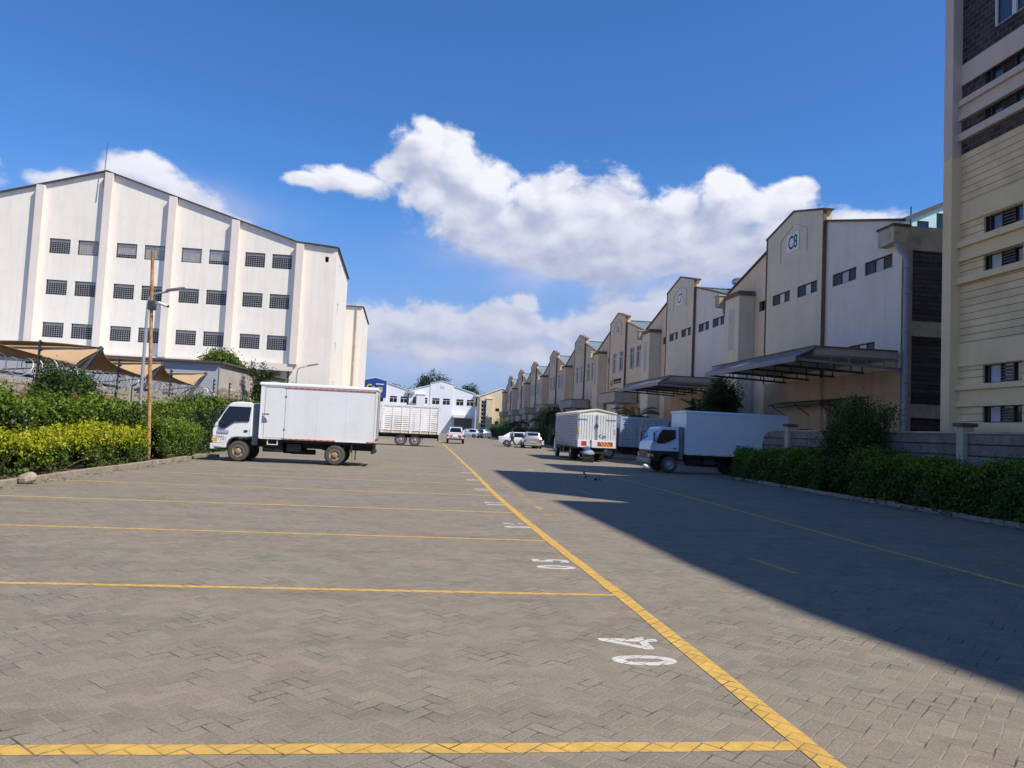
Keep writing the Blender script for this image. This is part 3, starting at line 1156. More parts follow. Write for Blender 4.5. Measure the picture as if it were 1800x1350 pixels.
UL = ["pale warehouse unit signed C8 with a metal awning, nearest on the right",
      "beige and grey warehouse unit signed C7 with a metal awning and louvred windows",
      "beige warehouse unit with an orange and black sign above its box canopy",
      "beige warehouse unit with a box canopy just behind the white tailed truck",
      "beige warehouse unit, third gable from the far end that shows windows",
      "beige warehouse unit behind the tall palm",
      "far beige warehouse unit, last but one of the row",
      "farthest beige warehouse unit at the end of the row"]
for k, P in enumerate(PK):
    ya, yb = EDGE[k] - P + .03, EDGE[k + 1] - P - .03
    big = k < 2
    r = thing("warehouse_unit", (XW, P, 0), UL[k], "warehouse", "row of gabled warehouse units along the right")
    U, N, O = (0, 1), (-1, 0), (0, 0)
    mC = "wall_olive" if big else "wall_beige"
    mS = "wall_pale" if big else "wall_beige"
    wz, wh_ = (9.52, .62) if big else (8.24, 2.05)
    ww = 2.1 if big else 1.55
    cu = [-7.75, -4.95] if big else [-7.6, -5.3]
    cc_ = [-1.6, 1.35] if big else [-1.7, 1.0]
    near = [(u - ww / 2, u + ww / 2, wz, wz + wh_) for u in cu]
    mid = [(u - ww / 2, u + ww / 2, wz, wz + wh_) for u in cc_]
    far = [(3.6, 4.5, 9.52, 10.14)]
    low_n = [(-7.6, -5.5, 5.75, 6.37)] if k == 0 else ([(u - .45, u + .45, 5.95, 6.65) for u in cu] if not big else [])
    mb = MB()
    sl = .265
    zs = 13.05
    facade(mb, O, U, N, [(ya, zs - sl * (-3.2 - ya)), (-3.2, zs)], near + low_n, 5.0, .14, 0 if not big else 1)
    facade(mb, O, U, N, [(3.2, zs), (yb, zs - sl * (yb - 3.2))], far, 5.0, .14, 2)
    facade(mb, (-.14, 0), U, N, [(-3.2, 13.72), (0, 14.46), (3.2, 13.72)], mid, 5.0, .14, 0)
    for s in (-3.2, 3.2):
        mb.poly([(-.14, s, 0), (.3, s, 0), (.3, s, 13.72), (-.14, s, 13.72)], 0)
    # ground storey
    dh = [(-7.3, -3.6, 0, 3.9)] if k % 2 == 0 else [(-7.5, -3.9, 0, 3.7)]
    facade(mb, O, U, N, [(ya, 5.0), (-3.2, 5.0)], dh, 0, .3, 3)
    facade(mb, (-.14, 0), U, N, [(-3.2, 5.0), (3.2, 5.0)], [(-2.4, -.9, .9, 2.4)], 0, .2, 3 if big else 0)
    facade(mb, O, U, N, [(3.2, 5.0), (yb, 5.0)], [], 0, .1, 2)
    # back of the raised gable and rear wall
    mb.poly([(.3, -3.2, 12.5), (.3, 3.2, 12.5), (.3, 3.2, 13.72), (.3, 0, 14.46), (.3, -3.2, 13.72)], 0)
    mb.poly([(-.14, -3.2, 13.72), (.3, -3.2, 13.72), (.3, 0, 14.46), (-.14, 0, 14.46)], 0)
    mb.poly([(-.14, 3.2, 13.72), (.3, 3.2, 13.72), (.3, 0, 14.46), (-.14, 0, 14.46)], 0)
    mb.poly([(25, ya, 0), (25, yb, 0), (25, yb, 11), (25, 0, 13.7), (25, ya, 11)], 0)
    if k > 0:
        mb.poly([(0, ya, 0), (25, ya, 0), (25, ya, 11), (0, ya, 11.3)], 0)
    mb.build("wall", [mC, mS, "wall_beige", "wall_tan"], r)
    # coping
    mb = MB()
    z0, z1 = zs - sl * (-3.2 - ya), zs - sl * (yb - 3.2)
    for a, b in (((ya, z0), (-3.2, zs)), ((3.2, zs), (yb, z1))):
        mb.beam((.02, a[0], a[1] + .05), (.02, b[0], b[1] + .05), .28, .10)
    for s in (-1, 1):
        mb.beam((.06, s * 3.36, 13.70 - .02), (.06, 0, 14.49), .52, .10)
    mb.build("coping", "edge_brown" if not big else "coping_dark", r)
    for s in (-3.26, 3.2):
        mb = MB()
        mb.box(-.20, s, 5.0, -.10 if s > 0 else -.02, s + .06, 13.66)
        mb.build("edge_trim", "edge_brown", r)
    # niche and name board
    mb = MB()
    for a, b in (((-1.5, 11.9), (-1.5, 13.15)), ((-1.5, 13.15), (0, 13.75)), ((0, 13.75), (1.5, 13.15)), ((1.5, 13.15), (1.5, 11.9))):
        mb.beam((-.17, a[0], a[1]), (-.17, b[0], b[1]), .07, .07, 0, (1, 0, 0))
    mb.build("niche_moulding", "wall_beige" if not big else "wall_pale", r)
    mb = MB(); mb.box(-.19, -.68, 12.25, -.142, .68, 13.25)
    sp = mb.build("name_board", "frame_white" if big else "wall_pale", r)
    text("letters", "C%d" % (8 - k), 1.05 if big else .95, basis((-.195, 0, 12.72), (0, -1, 0), (0, 0, 1)), "letter_dark" if k == 0 else "edge_brown", sp, .006, .82, .012)
    # windows
    def put(pr, u, z, w, dx=0.0):
        place(pr, r, (dx, u + w / 2, z), MINUS)
    for j, u in enumerate(cu):
        put(LV[1] if big else TW[(j + k) % 2], u, wz, ww, .05)
    for j, u in enumerate(cc_):
        put(LV[0] if big else TW[(j + k + 1) % 2], u, wz, ww, -.09)
    put(LV[2], 4.05, 9.52, .9, .05)
    if k == 0:
        put(LV[0], -6.55, 5.75, 2.1, .05)
    if not big:
        for u in cu:
            put(TW[2], u, 5.95, .9, .05)
    # shutters
    a, b, c_, d = dh[0]
    mb = MB()
    for i in range(int(d / .12)):
        mb.prism([(.20, i * .12), (.17, i * .12 + .06), (.20, i * .12 + .118), (.24, i * .12 + .118), (.24, i * .12)], a, b, 'y')
    mb.build("roller_shutter", "louvre" if k % 2 else "concrete", r)
    mb = MB(); mb.box(.0, -2.4, .9, .03, -.9, 2.4)
    for i in range(4):
        mb.box(-.03, -2.4 + i * .49, .9, .0, -2.4 + i * .49 + .04, 2.4, 1)
    mb.build("window", ["glass_dark", "frame_white"], r)
    # stair box with slit windows
    mb = MB()
    mb.box(-1.0, 5.1, 0, -.02, 7.3, 10.62)
    sb = mb.build("stair_box", "wall_beige" if not big else "wall_olive", r)
    mb = MB(); mb.box(-1.12, 4.98, 10.62, .1, 7.42, 10.76); mb.box(-1.06, 5.04, 10.76, .1, 7.36, 10.9)
    mb.build("stair_box_cap", "edge_brown", sb)
    for i in range(3):
        y = 5.85 + i * .30
        mb = MB(); mb.box(-1.03, y, 7.2, -1.0, y + .16, 10.0); mb.box(-1.036, y + .035, 7.26, -1.03, y + .125, 9.94, 1)
        mb.build("slit_window", ["frame_white" if big else "wall_pale", "concrete"], sb)
    # gutter box and downpipe at the valley
    mb = MB()
    gy = yb - .05
    mb.box(-.95, gy - .75, 10.45, -.02, gy, 11.15)
    mb.box(-1.02, gy - .80, 11.15, -.02, gy, 11.24)
    mb.build("gutter_box", "concrete" if big else "wall_beige", r)
    mb = MB(); mb.path([(-.5, gy - .35, 10.5), (-.45, gy - .35, 10.1), (-.16, gy - .38, 9.6), (-.16, gy - .38, 0.0)], .085, 8)
    mb.build("downpipe", "pipe_grey" if big else "edge_brown", r, smooth=True)
    # roof
    mb = MB()
    zr, zv = 13.72, 11.05
    x0, x1 = .3, 25
    ra, rb = ya, yb
    for s, e in ((ra, -1), (rb, 1)):
        mb.poly([(x0, 0, zr), (x1, 0, zr), (x1, s, zv), (x0, s, zv)])
        x = x0 + .15
        while x < x1:
            mb.beam((x, 0, zr + .02), (x, s, zv + .02), .05, .05)
            x += .42
    mb.beam((x0, 0, zr + .05), (x1, 0, zr + .05), .5, .06)
    mb.build("roof", "roof_metal", r)
    if k:
        ventilator(r, XW + 4.6, P - .35, 13.95)
    # canopies
    ca, cb = CANOPY[k]
    if not big:
        mb = MB(); mb.box(-2.35, ca, 4.72, -.15, cb, 5.68); mb.box(-2.42, ca - .07, 5.68, -.15, cb + .07, 5.76, 1)
        mb.build("canopy", ["concrete_pale", "edge_brown"], r, bevel=.01)
        for y_ in (ca + .25, cb - .6):
            mb = MB(); mb.box(-2.1, y_, 0, -1.75, y_ + .35, 4.71)
            mb.build("canopy_column", "concrete_pale", r)
    else:
        mb = MB(); mb.box(-3.9, ca, 5.38, -.15, cb + 1.2, 5.70); mb.box(-3.95, ca - .05, 5.70, -.15, cb + 1.2, 5.76, 1)
        mb.build("canopy", ["concrete_pale", "edge_brown"], r, bevel=.01)
        mb = MB()
        mb.prism([(-4.75, 5.22), (-4.72, 5.27), (-3.7, 5.76), (-3.7, 5.71)], ca - .12, cb, 'y')
        mb.prism([(-4.78, 5.03), (-4.72, 5.03), (-4.72, 5.27), (-4.78, 5.27)], ca - .12, cb, 'y')
        mb.build("awning_sheet", "awning_metal", r)
        for i in range(5):
            yy = ca - .08 + (cb - ca) * i / 4
            mb = MB()
            mb.beam((-4.6, yy, 5.12), (-.02 if i == 0 else -.16, yy, 4.96), .07, .10)
            mb.beam((-4.0, yy, 5.33), (-.16, yy, 5.30), .05, .05)
            for xq in (-3.2, -2.4, -1.6, -.8, -.25):
                mb.beam((xq, yy, 5.30), (xq, yy, 4.99), .045, .045, 0, (0, 1, 0))
            mb.build("awning_truss", "steel_grey" if i == 0 else "steel_dark", r)
    if k == 0:
        # flank wall of C8 facing the camera: concrete frame with dark coursed stone infill
        mb = MB()
        hs = []
        for c0 in (.5, 6.0, 11.5, 17.0):
            hs += [(c0, c0 + 4.9, .35, 2.95), (c0, c0 + 4.9, 3.52, 6.43), (c0, c0 + 4.9, 7.08, 10.15)]
        facade(mb, (0, ya), (1, 0), (0, -1), [(0, 11.15), (25, 11.15)], hs, 0, .07)
        mb.box(0, ya, 11.15, 25, ya + .3, 11.2)
        mb.build("flank_frame", "concrete", r)
        mb = MB(); mb.poly([(.1, ya + .072, 0.1), (24.9, ya + .072, .1), (24.9, ya + .072, 10.9), (.1, ya + .072, 10.9)])
        mb.build("stone_infill", "stone_panel", r)
        mb = MB(); mb.box(-.42, ya - .02, 10.42, .30, ya + 1.1, 11.15); mb.box(-.48, ya - .1, 11.15, .36, ya + 1.15, 11.24, 1)
        mb.build("gutter_box", ["concrete", "coping_dark"], r)
        mb = MB(); mb.path([(-.2, ya + .1, 10.45), (-.15, ya - .05, 10.15), (.0, ya - .28, 9.75), (.04, ya - .3, 9.5), (.04, ya - .3, 0)], .125, 12)
        for z in (2.0, 4.4, 6.6, 8.2, 9.3):
            mb.lathe([(.14, -.06), (.15, -.04), (.15, .04), (.14, .06)], (.04, ya - .3, z), 'z', 12)
        mb.build("downpipe", "pipe_grey", r, smooth=True)
        mb = MB(); mb.prism([(-1.1, 3.62), (-.02, 3.85), (-.02, 3.90), (-1.1, 3.67)], -4.9, .7, 'y')
        for y in (-4.6, -2.2, .4):
            mb.beam((-1.0, y, 3.6), (-.16, y, 3.55), .04, .04); mb.beam((-1.0, y, 3.62), (-.16, y, 3.1), .04, .04)
        mb.build("door_awning", "steel_dark", r)
    if k == 2:
        mb = MB()
        for (u, z, h) in ((1.5, 7.35, 1.0), (1.85, 7.1, .55)):
            mb.prism([(u, z - h * .5), (u + .12, z - h * .5), (u - .12, z + h * .5), (u - .3, z + h * .55)], -.17, -.142, 'x')
        mb.prism([(2.6, 7.0), (2.1, 6.85), (2.2, 7.55)], -.17, -.142, 'x')
        mb.build("sign_mark", "sign_orange", r)
        mb = MB()
        u = 1.0
        while u > -2.0:
            w_ = rnd.uniform(.12, .2)
            mb.box(-.17, u - w_, 7.22, -.142, u, 7.50)
            mb.box(-.17, u - w_, 7.0, -.142, u - w_ * .5, 7.15)
            u -= w_ + .05
        mb.build("sign_lettering", "letter_dark", r)
        mb = MB()
        u = 2.6
        while u > -.8:
            w_ = rnd.uniform(.10, .22)
            mb.box(-.165, u - w_, 6.38, -.142, u, 6.56)
            u -= w_ + .05
        mb.build("sign_lettering", "sign_orange", r)

# teal building behind C8
tb = thing("office_block", (45, 62, 0), "pale teal office block whose top corner shows behind the nearest warehouse unit", "building")
mb = MB()
facade(mb, (38, 60), (1, 0), (0, -1), [(0, 20.2), (8, 23.9), (16, 20.4)], [(3.3, 4.4, 19.0, 21.3), (5.1, 6.5, 19.0, 22.1)], 0, .15)
mb.box(38, 60.2, 0, 54, 75, 19.5)
rel(tb, mb).build("wall", "wall_teal", tb)
mb = MB(); mb.beam((37.8, 59.95, 20.2), (46, 59.95, 24.0), .4, .35); mb.beam((46, 59.95, 24.0), (54, 59.95, 20.5), .4, .35)
rel(tb, mb).build("coping", "steel_dark", tb)
mb = MB(); mb.box(41.25, 60.08, 18.95, 42.45, 60.12, 21.35)
rel(tb, mb).build("window", "glass_dark", tb)
mb = MB(); mb.box(43.05, 60.08, 18.95, 44.55, 60.12, 22.15)
rel(tb, mb).build("window", "glass_dark", tb)
mb = MB(); mb.tube((40.6, 59.8, 19), (40.6, 59.8, 22.4), .06)
rel(tb, mb).build("mast", "steel_dark", tb)

# ================================================================ TOWER BLOCK AT THE RIGHT EDGE
m = block_mat("siding_yellow", (.76, .575, .335), (.12, .08, .045), 300.0, .205, axis='y', contrast=.03, mortar=.009, bump=.3, wob=.004, bd=.003, cn=.06)
tw = thing("tower_block", (15, 20, 0), "tall block with yellow siding below and dark stone above at the right edge", "building")
mb = MB()
rows_y = [(7.66, 8.15), (6.60, 7.05), (3.50, 4.0), (2.42, 2.86)]
rows_s = [(11.86, 12.28), (10.88, 11.22)]
us = [(.92, 2.32), (5.1, 6.5), (9.3, 10.7)]
hy = [(a, b, z0, z1) for a, b in us for z0, z1 in rows_y]
hs_ = [(a, b, z0, z1) for a, b in us for z0, z1 in rows_s] + [(1.25, 2.6, 13.42, 14.9), (5.4, 6.8, 13.42, 14.9)]
facade(mb, (15.2, 20.1), (0, -1), (-1, 0), [(0, 10.25), (45, 10.25)], hy, 0, .14, 0)
facade(mb, (15.2, 20.1), (0, -1), (-1, 0), [(0, 16.5), (45, 16.5)], hs_, 10.25, .14, 1)
rel(tw, mb).build("wall", ["siding_yellow", "stone_dark"], tw)
mb = MB()
mb.box(15.4, -24.9, 0, 34, 20.4, 16.5)
mb.prism([(17.0, -24.9), (16.07, -4.55), (15.66, -2.25), (15.43, .3), (15.36, 2.85), (15.14, 8.6), (17.1, 8.68), (14.82, 11.05), (14.82, 20.72), (34, 20.72), (34, -24.9)], 16.5, 19.4, 'z')  # unseen upper block, its outline notched and slanted to shape the yard shadow
mb.box(20.9, 20.42, 0, 34, 26.6, 24)  # unseen rear wing added to cast the stepped far part of the shadow
rel(tw, mb).build("core_and_shadow_wing", "wall_yellow", tw)
mb = MB(); mb.box(14.9, 20.1, 0, 15.4, 20.47, 10.15, 0); mb.box(14.9, 20.1, 10.15, 15.4, 20.47, 16.5, 1)
rel(tw, mb).build("corner_column", ["wall_yellow", "wall_pink"], tw, bevel=.01)
mb = MB()
for z0, z1, pr, mi in ((12.30, 12.92, .05, 1), (11.66, 11.84, .14, 1), (11.40, 11.66, .05, 1), (11.24, 11.40, .12, 1), (10.62, 10.84, .14, 1),
                       (8.18, 8.72, .05, 0), (7.46, 7.64, .14, 0), (7.20, 7.46, .04, 0), (7.06, 7.20, .10, 0), (6.40, 6.58, .14, 0),
                       (4.02, 4.66, .05, 0), (3.34, 3.48, .14, 0), (3.00, 3.34, .04, 0), (2.87, 3.00, .10, 0), (2.05, 2.40, .14, 0)):
    mb.box(15.2 - pr, -24, z0, 15.198, 20.098, z1, mi)
rel(tw, mb).build("band", ["wall_yellow", "wall_pink"], tw)
for i, (z0, z1) in enumerate(rows_y + rows_s):
    for a, b in us:
        h = z1 - z0
        mb = MB()
        w_ = b - a
        for x in (.0, .16, w_ * .42, w_ * .74, w_ - .03):
            mb.box(x, 0, 0, x + .03, .05, h)
        mb.box(0, .02, 0, w_, .055, .02)
        o = mb.build("window", "frame_dark", tw)
        o.location = (.26, .1 - a, z0)
        o.rotation_euler = (0, 0, MINUS)
        s = MB()
        for j in range(5):
            z = .03 + (h - .05) * j / 5
            s.poly([(w_ * .42 + .03, .0, z), (w_ * .74, .0, z), (w_ * .74, .05, z + .06), (w_ * .42 + .03, .05, z + .06)])
        s.build("louvre", "louvre", o)
        p = MB(); p.box(0, .06, 0, w_, .07, h); p.build("pane", "glass", o)
        if i in (1, 2, 3):
            p = MB(); p.box(.2, .04, .03, w_ * .40, .055, h - .03); p.build("curtain", "curtain", o)
for (a, b) in ((1.25, 2.6), (5.4, 6.8)):
    mb = MB()
    for x in (0, .62, .70, b - a - .05):
        mb.box(x, 0, 0, x + .05, .06, 1.48)
    mb.box(0, 0, -.03, b - a, .07, .03); mb.box(0, 0, 1.42, b - a, .06, 1.48)
    o = mb.build("window", "frame_white", tw); o.location = (.22, .1 - a, 13.42); o.rotation_euler = (0, 0, MINUS)
    p = MB(); p.box(0, .075, 0, b - a, .085, 1.48); p.build("pane", "glass", o)

# right boundary wall
rw = thing("boundary_wall", (14.3, 20, 0), "grey precast panel wall behind the clipped hedge at the foot of the tower", "wall")
mb = MB(); mb.box(14.22, 6, 0, 14.34, 29.6, 2.08)
mb.prism([(29.6, 0), (30.6, 0), (30.6, 1.5), (30.45, 1.85), (30.1, 2.03), (29.6, 2.08)], 14.22, 14.34, 'x')
rel(rw, mb).build("wall", "boundary_panel", rw)
mb = MB(); mb.box(14.18, 6, 2.08, 14.38, 29.6, 2.13)
rel(rw, mb).build("coping", "concrete", rw)
for y in (9.0, 13.8, 18.45, 23.2, 28.1):
    mb = MB(); mb.box(14.08, y, 0, 14.4, y + .26, 2.26); mb.box(14.02, y - .07, 2.26, 14.46, y + .33, 2.36, 1)
    rel(rw, mb).build("pier", ["concrete", "coping_dark"], rw, bevel=.01)

# ================================================================ FAR END OF THE YARD
def far_unit(xc, sign, lab):
    r = thing("warehouse_unit", (xc, 203, 0), lab, "warehouse")
    mb = MB()
    wins_ = [(-7.6, -5.8), (-5.0, -3.7), (-2.5, -.5), (.3, 2.3), (3.9, 5.9), (6.7, 8.6)]
    hs = [(a, b, 7.5, 9.2) for a, b in wins_]
    N = (0, -1)
    U = (1, 0)
    lowh = [(-2.4, -.5, 4.2, 5.9), (-2.4, -.2, .2, 2.4), (3.6, 8.4, 0, 4.1), (-8, -6, 4.2, 5.9)]
    L = lambda h, a, b: [q for q in h if q[0] >= a and q[1] <= b]
    facade(mb, (0, 0), U, N, [(-9.0, 10.9), (-3.1, 12.6)], L(hs + lowh, -9, -3.1), 0, .12)
    facade(mb, (0, -.15), U, N, [(-3.1, 13.1), (0, 13.85), (3.1, 13.1)], L(hs + lowh, -3.1, 3.1), 0, .12)
    facade(mb, (0, 0), U, N, [(3.1, 12.6), (9.0, 10.9)], L(hs + lowh, 3.1, 9), 0, .12)
    for s in (-3.1, 3.1):
        mb.poly([(s, -.15, 0), (s, .2, 0), (s, .2, 13.1), (s, -.15, 13.1)])
    mb.box(-9.0, 2, 0, 9.0, 20, 10.4)
    mb.build("wall", "wall_clean", r)
    for (a, b, z0, z1) in hs + lowh[:1] + lowh[3:]:
        w = MB()
        yy = -.12 if abs(a + b) / 2 < 3.1 else .03
        w.box(a, yy, z0, b, yy + .04, z0 + .08); w.box(a, yy, z0 + 1.15, b, yy + .04, z0 + 1.25); w.box(a, yy, z0, a + .08, yy + .04, z1); w.box(b - .08, yy, z0, b, yy + .04, z1)
        w.box((a + b) / 2 - .05, yy, z0, (a + b) / 2 + .05, yy + .04, z0 + 1.2)
        o = w.build("window", "frame_white", r)
        p = MB(); p.box(a, yy + .06, z0, b, yy + .08, z1); p.build("pane", "glass_dark", o)
    w = MB(); w.box(3.6, .1, 0, 8.4, .2, 4.1); w.build("roller_shutter", "louvre", r)
    w = MB(); w.box(-2.4, -.05, .2, -.2, 0, 2.4); w.build("door", "fairing", r)
    w = MB(); w.box(3.2, -2.4, 4.3, 8.9, 0, 5.0); w.build("canopy", "wall_clean", r)
    w = MB(); w.box(-6.6, -1.3, 0, -4.4, 0, 9.9); w.box(-6.75, -1.45, 9.9, -4.25, 0, 10.05); w.build("stair_box", "wall_clean", r)
    w = MB(); w.poly([(-9, .2, 10.6), (9, .2, 10.6), (0, .2, 13.2)]); w.poly([(0, .2, 13.2), (0, 20, 13.2), (9, 20, 10.6), (9, .2, 10.6)]); w.poly([(0, .2, 13.2), (0, 20, 13.2), (-9, 20, 10.6), (-9, .2, 10.6)])
    w.build("roof", "roof_metal", r)
    w = MB()
    for a, b in (((-9, 10.95), (-3.1, 12.65)), ((3.1, 12.65), (9, 10.95))):
        w.beam((a[0], -.05, a[1]), (b[0], -.05, b[1]), .3, .12)
    for s in (-1, 1):
        w.beam((s * 3.2, -.1, 13.12), (0, -.1, 13.9), .4, .12)
    w.build("coping", "wall_clean", r)
    w = MB(); w.box(-9.4, -.5, 10.0, -8.6, -.01, 10.8); w.tube((9.0, -.3, 0), (9.0, -.3, 10.3), .09); w.box(8.7, -.6, 10.1, 10.4, -.01, 10.7)
    w.build("gutter_box", "wall_grey", r)
    if sign == 'blue':
        w = MB(); w.prism([(-2.95, 8.7), (2.95, 8.7), (2.95, 12.9), (0, 13.6), (-2.95, 12.9)], -.30, -.16, 'y')
        s = w.build("signboard", "sign_blue", r)
        text("letters", "Ca", 2.6, basis((-1.1, -.32, 11.0), (1, 0, 0), (0, 0, 1)), "sign_yellow", s, .01, .8, .03)
        text("letters", "ts", 2.4, basis((1.35, -.32, 10.9), (1, 0, 0), (0, 0, 1)), "sign_yellow", s, .01, .8, .03)
        w = MB(); w.box(.2, -.33, 12.0, 2.3, -.30, 12.25); w.build("sign_stroke", "frame_white", s)
    elif sign:
        text("letters", sign, 1.1, basis((0, -.17, 12.1), (1, 0, 0), (0, 0, 1)), "concrete", r, .01, .8, 0)
    return r


far_unit(4.5, "D4", "white gabled warehouse closing the yard, with a dark roller shutter behind the pickup")
far_unit(-13.1, "blue", "white gabled warehouse carrying a blue signboard with yellow letters")
yb_ = thing("end_building", (17, 192, 0), "cream yellow end building with a tall stair window behind the parked white cars", "building")
mb = MB()
facade(mb, (14.0, 192), (1, 0), (0, -1), [(0, 9.9), (5.6, 12.1), (9, 10.8)], [(4.0, 5.0, 6.2, 7.0), (4.0, 5.0, 2.9, 3.7)], 0, .15)
mb.box(14.0, 192.2, 0, 23, 202.5, 9.7)
rel(yb_, mb).build("wall", "wall_cream", yb_)
mb = MB(); mb.box(15.6, 191.2, 0, 17.2, 191.99, 9.2); mb.box(15.5, 191.1, 9.2, 17.3, 191.99, 9.4)
rel(yb_, mb).build("stair_box", "wall_cream", yb_)
mb = MB(); mb.box(14.5, 191.95, .8, 15.5, 191.99, 9.0)
for i in range(9):
    mb.box(14.45, 191.9, .8 + i * 1.0, 15.55, 191.95, 1.0 + i * 1.0, 1)
mb.box(14.95, 191.9, .8, 15.05, 191.949, 9.0, 1)
rel(yb_, mb).build("stair_window", ["glass_dark", "frame_white"], yb_)
mb = MB(); mb.box(18.0, 192.08, 2.9, 19.0, 192.12, 3.7); mb.box(18.0, 192.08, 6.2, 19.0, 192.12, 7.0)
rel(yb_, mb).build("window", "glass_dark", yb_)
mb = MB(); mb.beam((14.0, 191.95, 9.97), (19.6, 191.95, 12.2), .3, .16); mb.beam((19.6, 191.95, 12.2), (23, 191.95, 10.9), .3, .16)
rel(yb_, mb).build("coping", "wall_clean", yb_)

# ================================================================ VEHICLES
def flip(mb):
    mb.v = [(v[0], -v[1], v[2]) for v in mb.v]
    return mb


def tyre_and_rim(root, x, y, r, w, side, rim="rim_dusty", name="wheel"):
    """side -1: outer face towards local -y. The dished rim is a child of the tyre"""
    mb = MB()
    s = side
    prof = [(r * .56, -w / 2), (r * .60, -w / 2 - .004), (r * .80, -w / 2 - .012), (r * .93, -w / 2 - .004), (r * .985, -w * .38), (r, -w * .2), (r, w * .2), (r * .985, w * .38), (r * .93, w / 2 + .004), (r * .80, w / 2 + .012), (r * .56, w / 2)]
    mb.lathe(prof, (x, y, r), 'y', 28, 0, [1, 1, 1, 0, 0, 0, 0, 0, 1, 1])
    t = mb.build(name, ["rubber", "tyre_wall"], root, smooth=True, ang=50)
    o = y + s * w / 2
    mb = MB()
    R = r * .57
    mb.lathe([(R, -s * .005), (R * .90, s * .004), (R * .86, -s * .03), (R * .52, -s * .055), (R * .48, -s * .005), (R * .30, s * .012), (R * .26, s * .035), (0, s * .038)], (x, o, r), 'y', 28)
    rm = mb.build("rim", rim, t, smooth=True)
    mb = MB()
    for i in range(6):
        a = 2 * PI * i / 6 + .3
        cx, cz = x + R * .69 * math.cos(a), r + R * .69 * math.sin(a)
        mb.lathe([(R * .11, -s * .002), (0, -s * .001)], (cx, o - s * .036, cz), 'y', 8)
    mb.build("rim_hole", "chassis", t)
    return t


def cab(root, x0, width, side_prof, win, body, glass="glass_dark", top0=1.25, tumble=.09, lower=None):
    """cab over engine: side outline (x forward, z) extruded with the upper part leaning in; x0 = cab rear"""
    hw = width / 2
    yy = lambda z: hw - max(0, z - top0) * tumble
    mb = MB()
    n = len(side_prof)
    mb.v = [(x0 + x, -yy(z), z) for x, z in side_prof] + [(x0 + x, yy(z), z) for x, z in side_prof]
    mb.f = [tuple(range(n)), tuple(range(2 * n - 1, n - 1, -1))] + [(i, n + i, n + (i + 1) % n, (i + 1) % n) for i in range(n)]
    mb.m = [0] * len(mb.f)
    c = mb.build("cab", body, root, bevel=.035)
    for s in (-1, 1):
        g_ = MB()
        p = [(x0 + x, s * (yy(z) + .004), z) for x, z in win]
        k = [(x0 + x, s * (yy(z) - .02), z) for x, z in win]
        m_ = len(p)
        g_.v = p + k
        g_.f = [tuple(range(m_)), tuple(range(2 * m_ - 1, m_ - 1, -1))] + [(i, m_ + i, m_ + (i + 1) % m_, (i + 1) % m_) for i in range(m_)]
        g_.m = [0] * len(g_.f)
        o = g_.build("side_window", glass, c)
        fr = MB()
        cx = sum(q[0] for q in win) / m_; cz = sum(q[1] for q in win) / m_
        for i in range(m_):
            a, b = win[i], win[(i + 1) % m_]
            fr.beam((x0 + a[0], s * (yy(a[1]) + .006), a[1]), (x0 + b[0], s * (yy(b[1]) + .006), b[1]), .02, .03, 0, (0, 0, 1) if abs(a[1] - b[1]) < .05 else (0, 1, 0))
        fr.build("window_seal", "black_plastic", c)
    return c, yy


def chassis_frame(root, x_rear, x_front, r):
    mb = MB()
    for s in (-.38, .38):
        mb.box(x_rear, s - .04, r + .18, x_front, s + .04, r + .40)
    x = x_rear + .1
    while x < x_front:
        mb.box(x, -.34, r + .2, x + .08, .34, r + .36); x += .7
    return mb.build("chassis", "chassis", root)


def tape(root, x0, x1, y, z, h=.04, s=-1):
    h = .036
    mb = MB()
    x = x0
    k = 0
    while x < x1:
        mb.box(x, y, z, min(x + .11, x1), y + s * .006, z + h, k % 2)
        x += .11; k += 1
    mb.build("reflective_tape", ["tape_red", "tape_orange"], root)


NPR_PROF = [(0, .92), (.02, 2.10), (.12, 2.17), (.50, 2.18), (.76, 2.14), (.88, 2.06), (1.32, 1.32), (1.385, 1.12), (1.375, .80), (1.345, .50), (.90, .47), (.87, .62), (.80, .76), (.70, .85), (.55, .885), (.2, .885)]
NPR_WIN = [(.09, 1.98), (.86, 1.98), (1.03, 1.70), (1.16, 1.42), (1.16, 1.25), (1.10, 1.20), (.96, 1.20), (.80, 1.33), (.62, 1.46), (.13, 1.48)]
CAN_PROF = [(0, .98), (.02, 2.00), (.12, 2.08), (.75, 2.10), (.90, 2.04), (1.22, 1.42), (1.33, 1.30), (1.36, 1.0), (1.30, .98)]
CAN_WIN = [(.18, 1.95), (.78, 1.95), (.90, 1.80), (1.06, 1.42), (1.05, 1.36), (.95, 1.33), (.66, 1.36), (.18, 1.58)]


def add_windscreen(c, x0, yy, za, zb, xa, xb, m="glass_dark"):
    """xa,za lower edge; xb,zb upper edge (on the slanted front)"""
    g_ = MB()
    nx, nz = (zb - za), -(xb - xa)
    L = math.hypot(nx, nz); nx, nz = nx / L * .012, nz / L * .012
    ya, yb = yy(za) - .10, yy(zb) - .12
    g_.poly([(x0 + xa + nx, -ya, za + nz), (x0 + xa + nx, ya, za + nz), (x0 + xb + nx, yb, zb + nz), (x0 + xb + nx, -yb, zb + nz)])
    g_.poly([(x0 + xa, -ya, za), (x0 + xa, ya, za), (x0 + xb, yb, zb), (x0 + xb, -yb, zb)])
    return g_.build("windscreen", m, c)


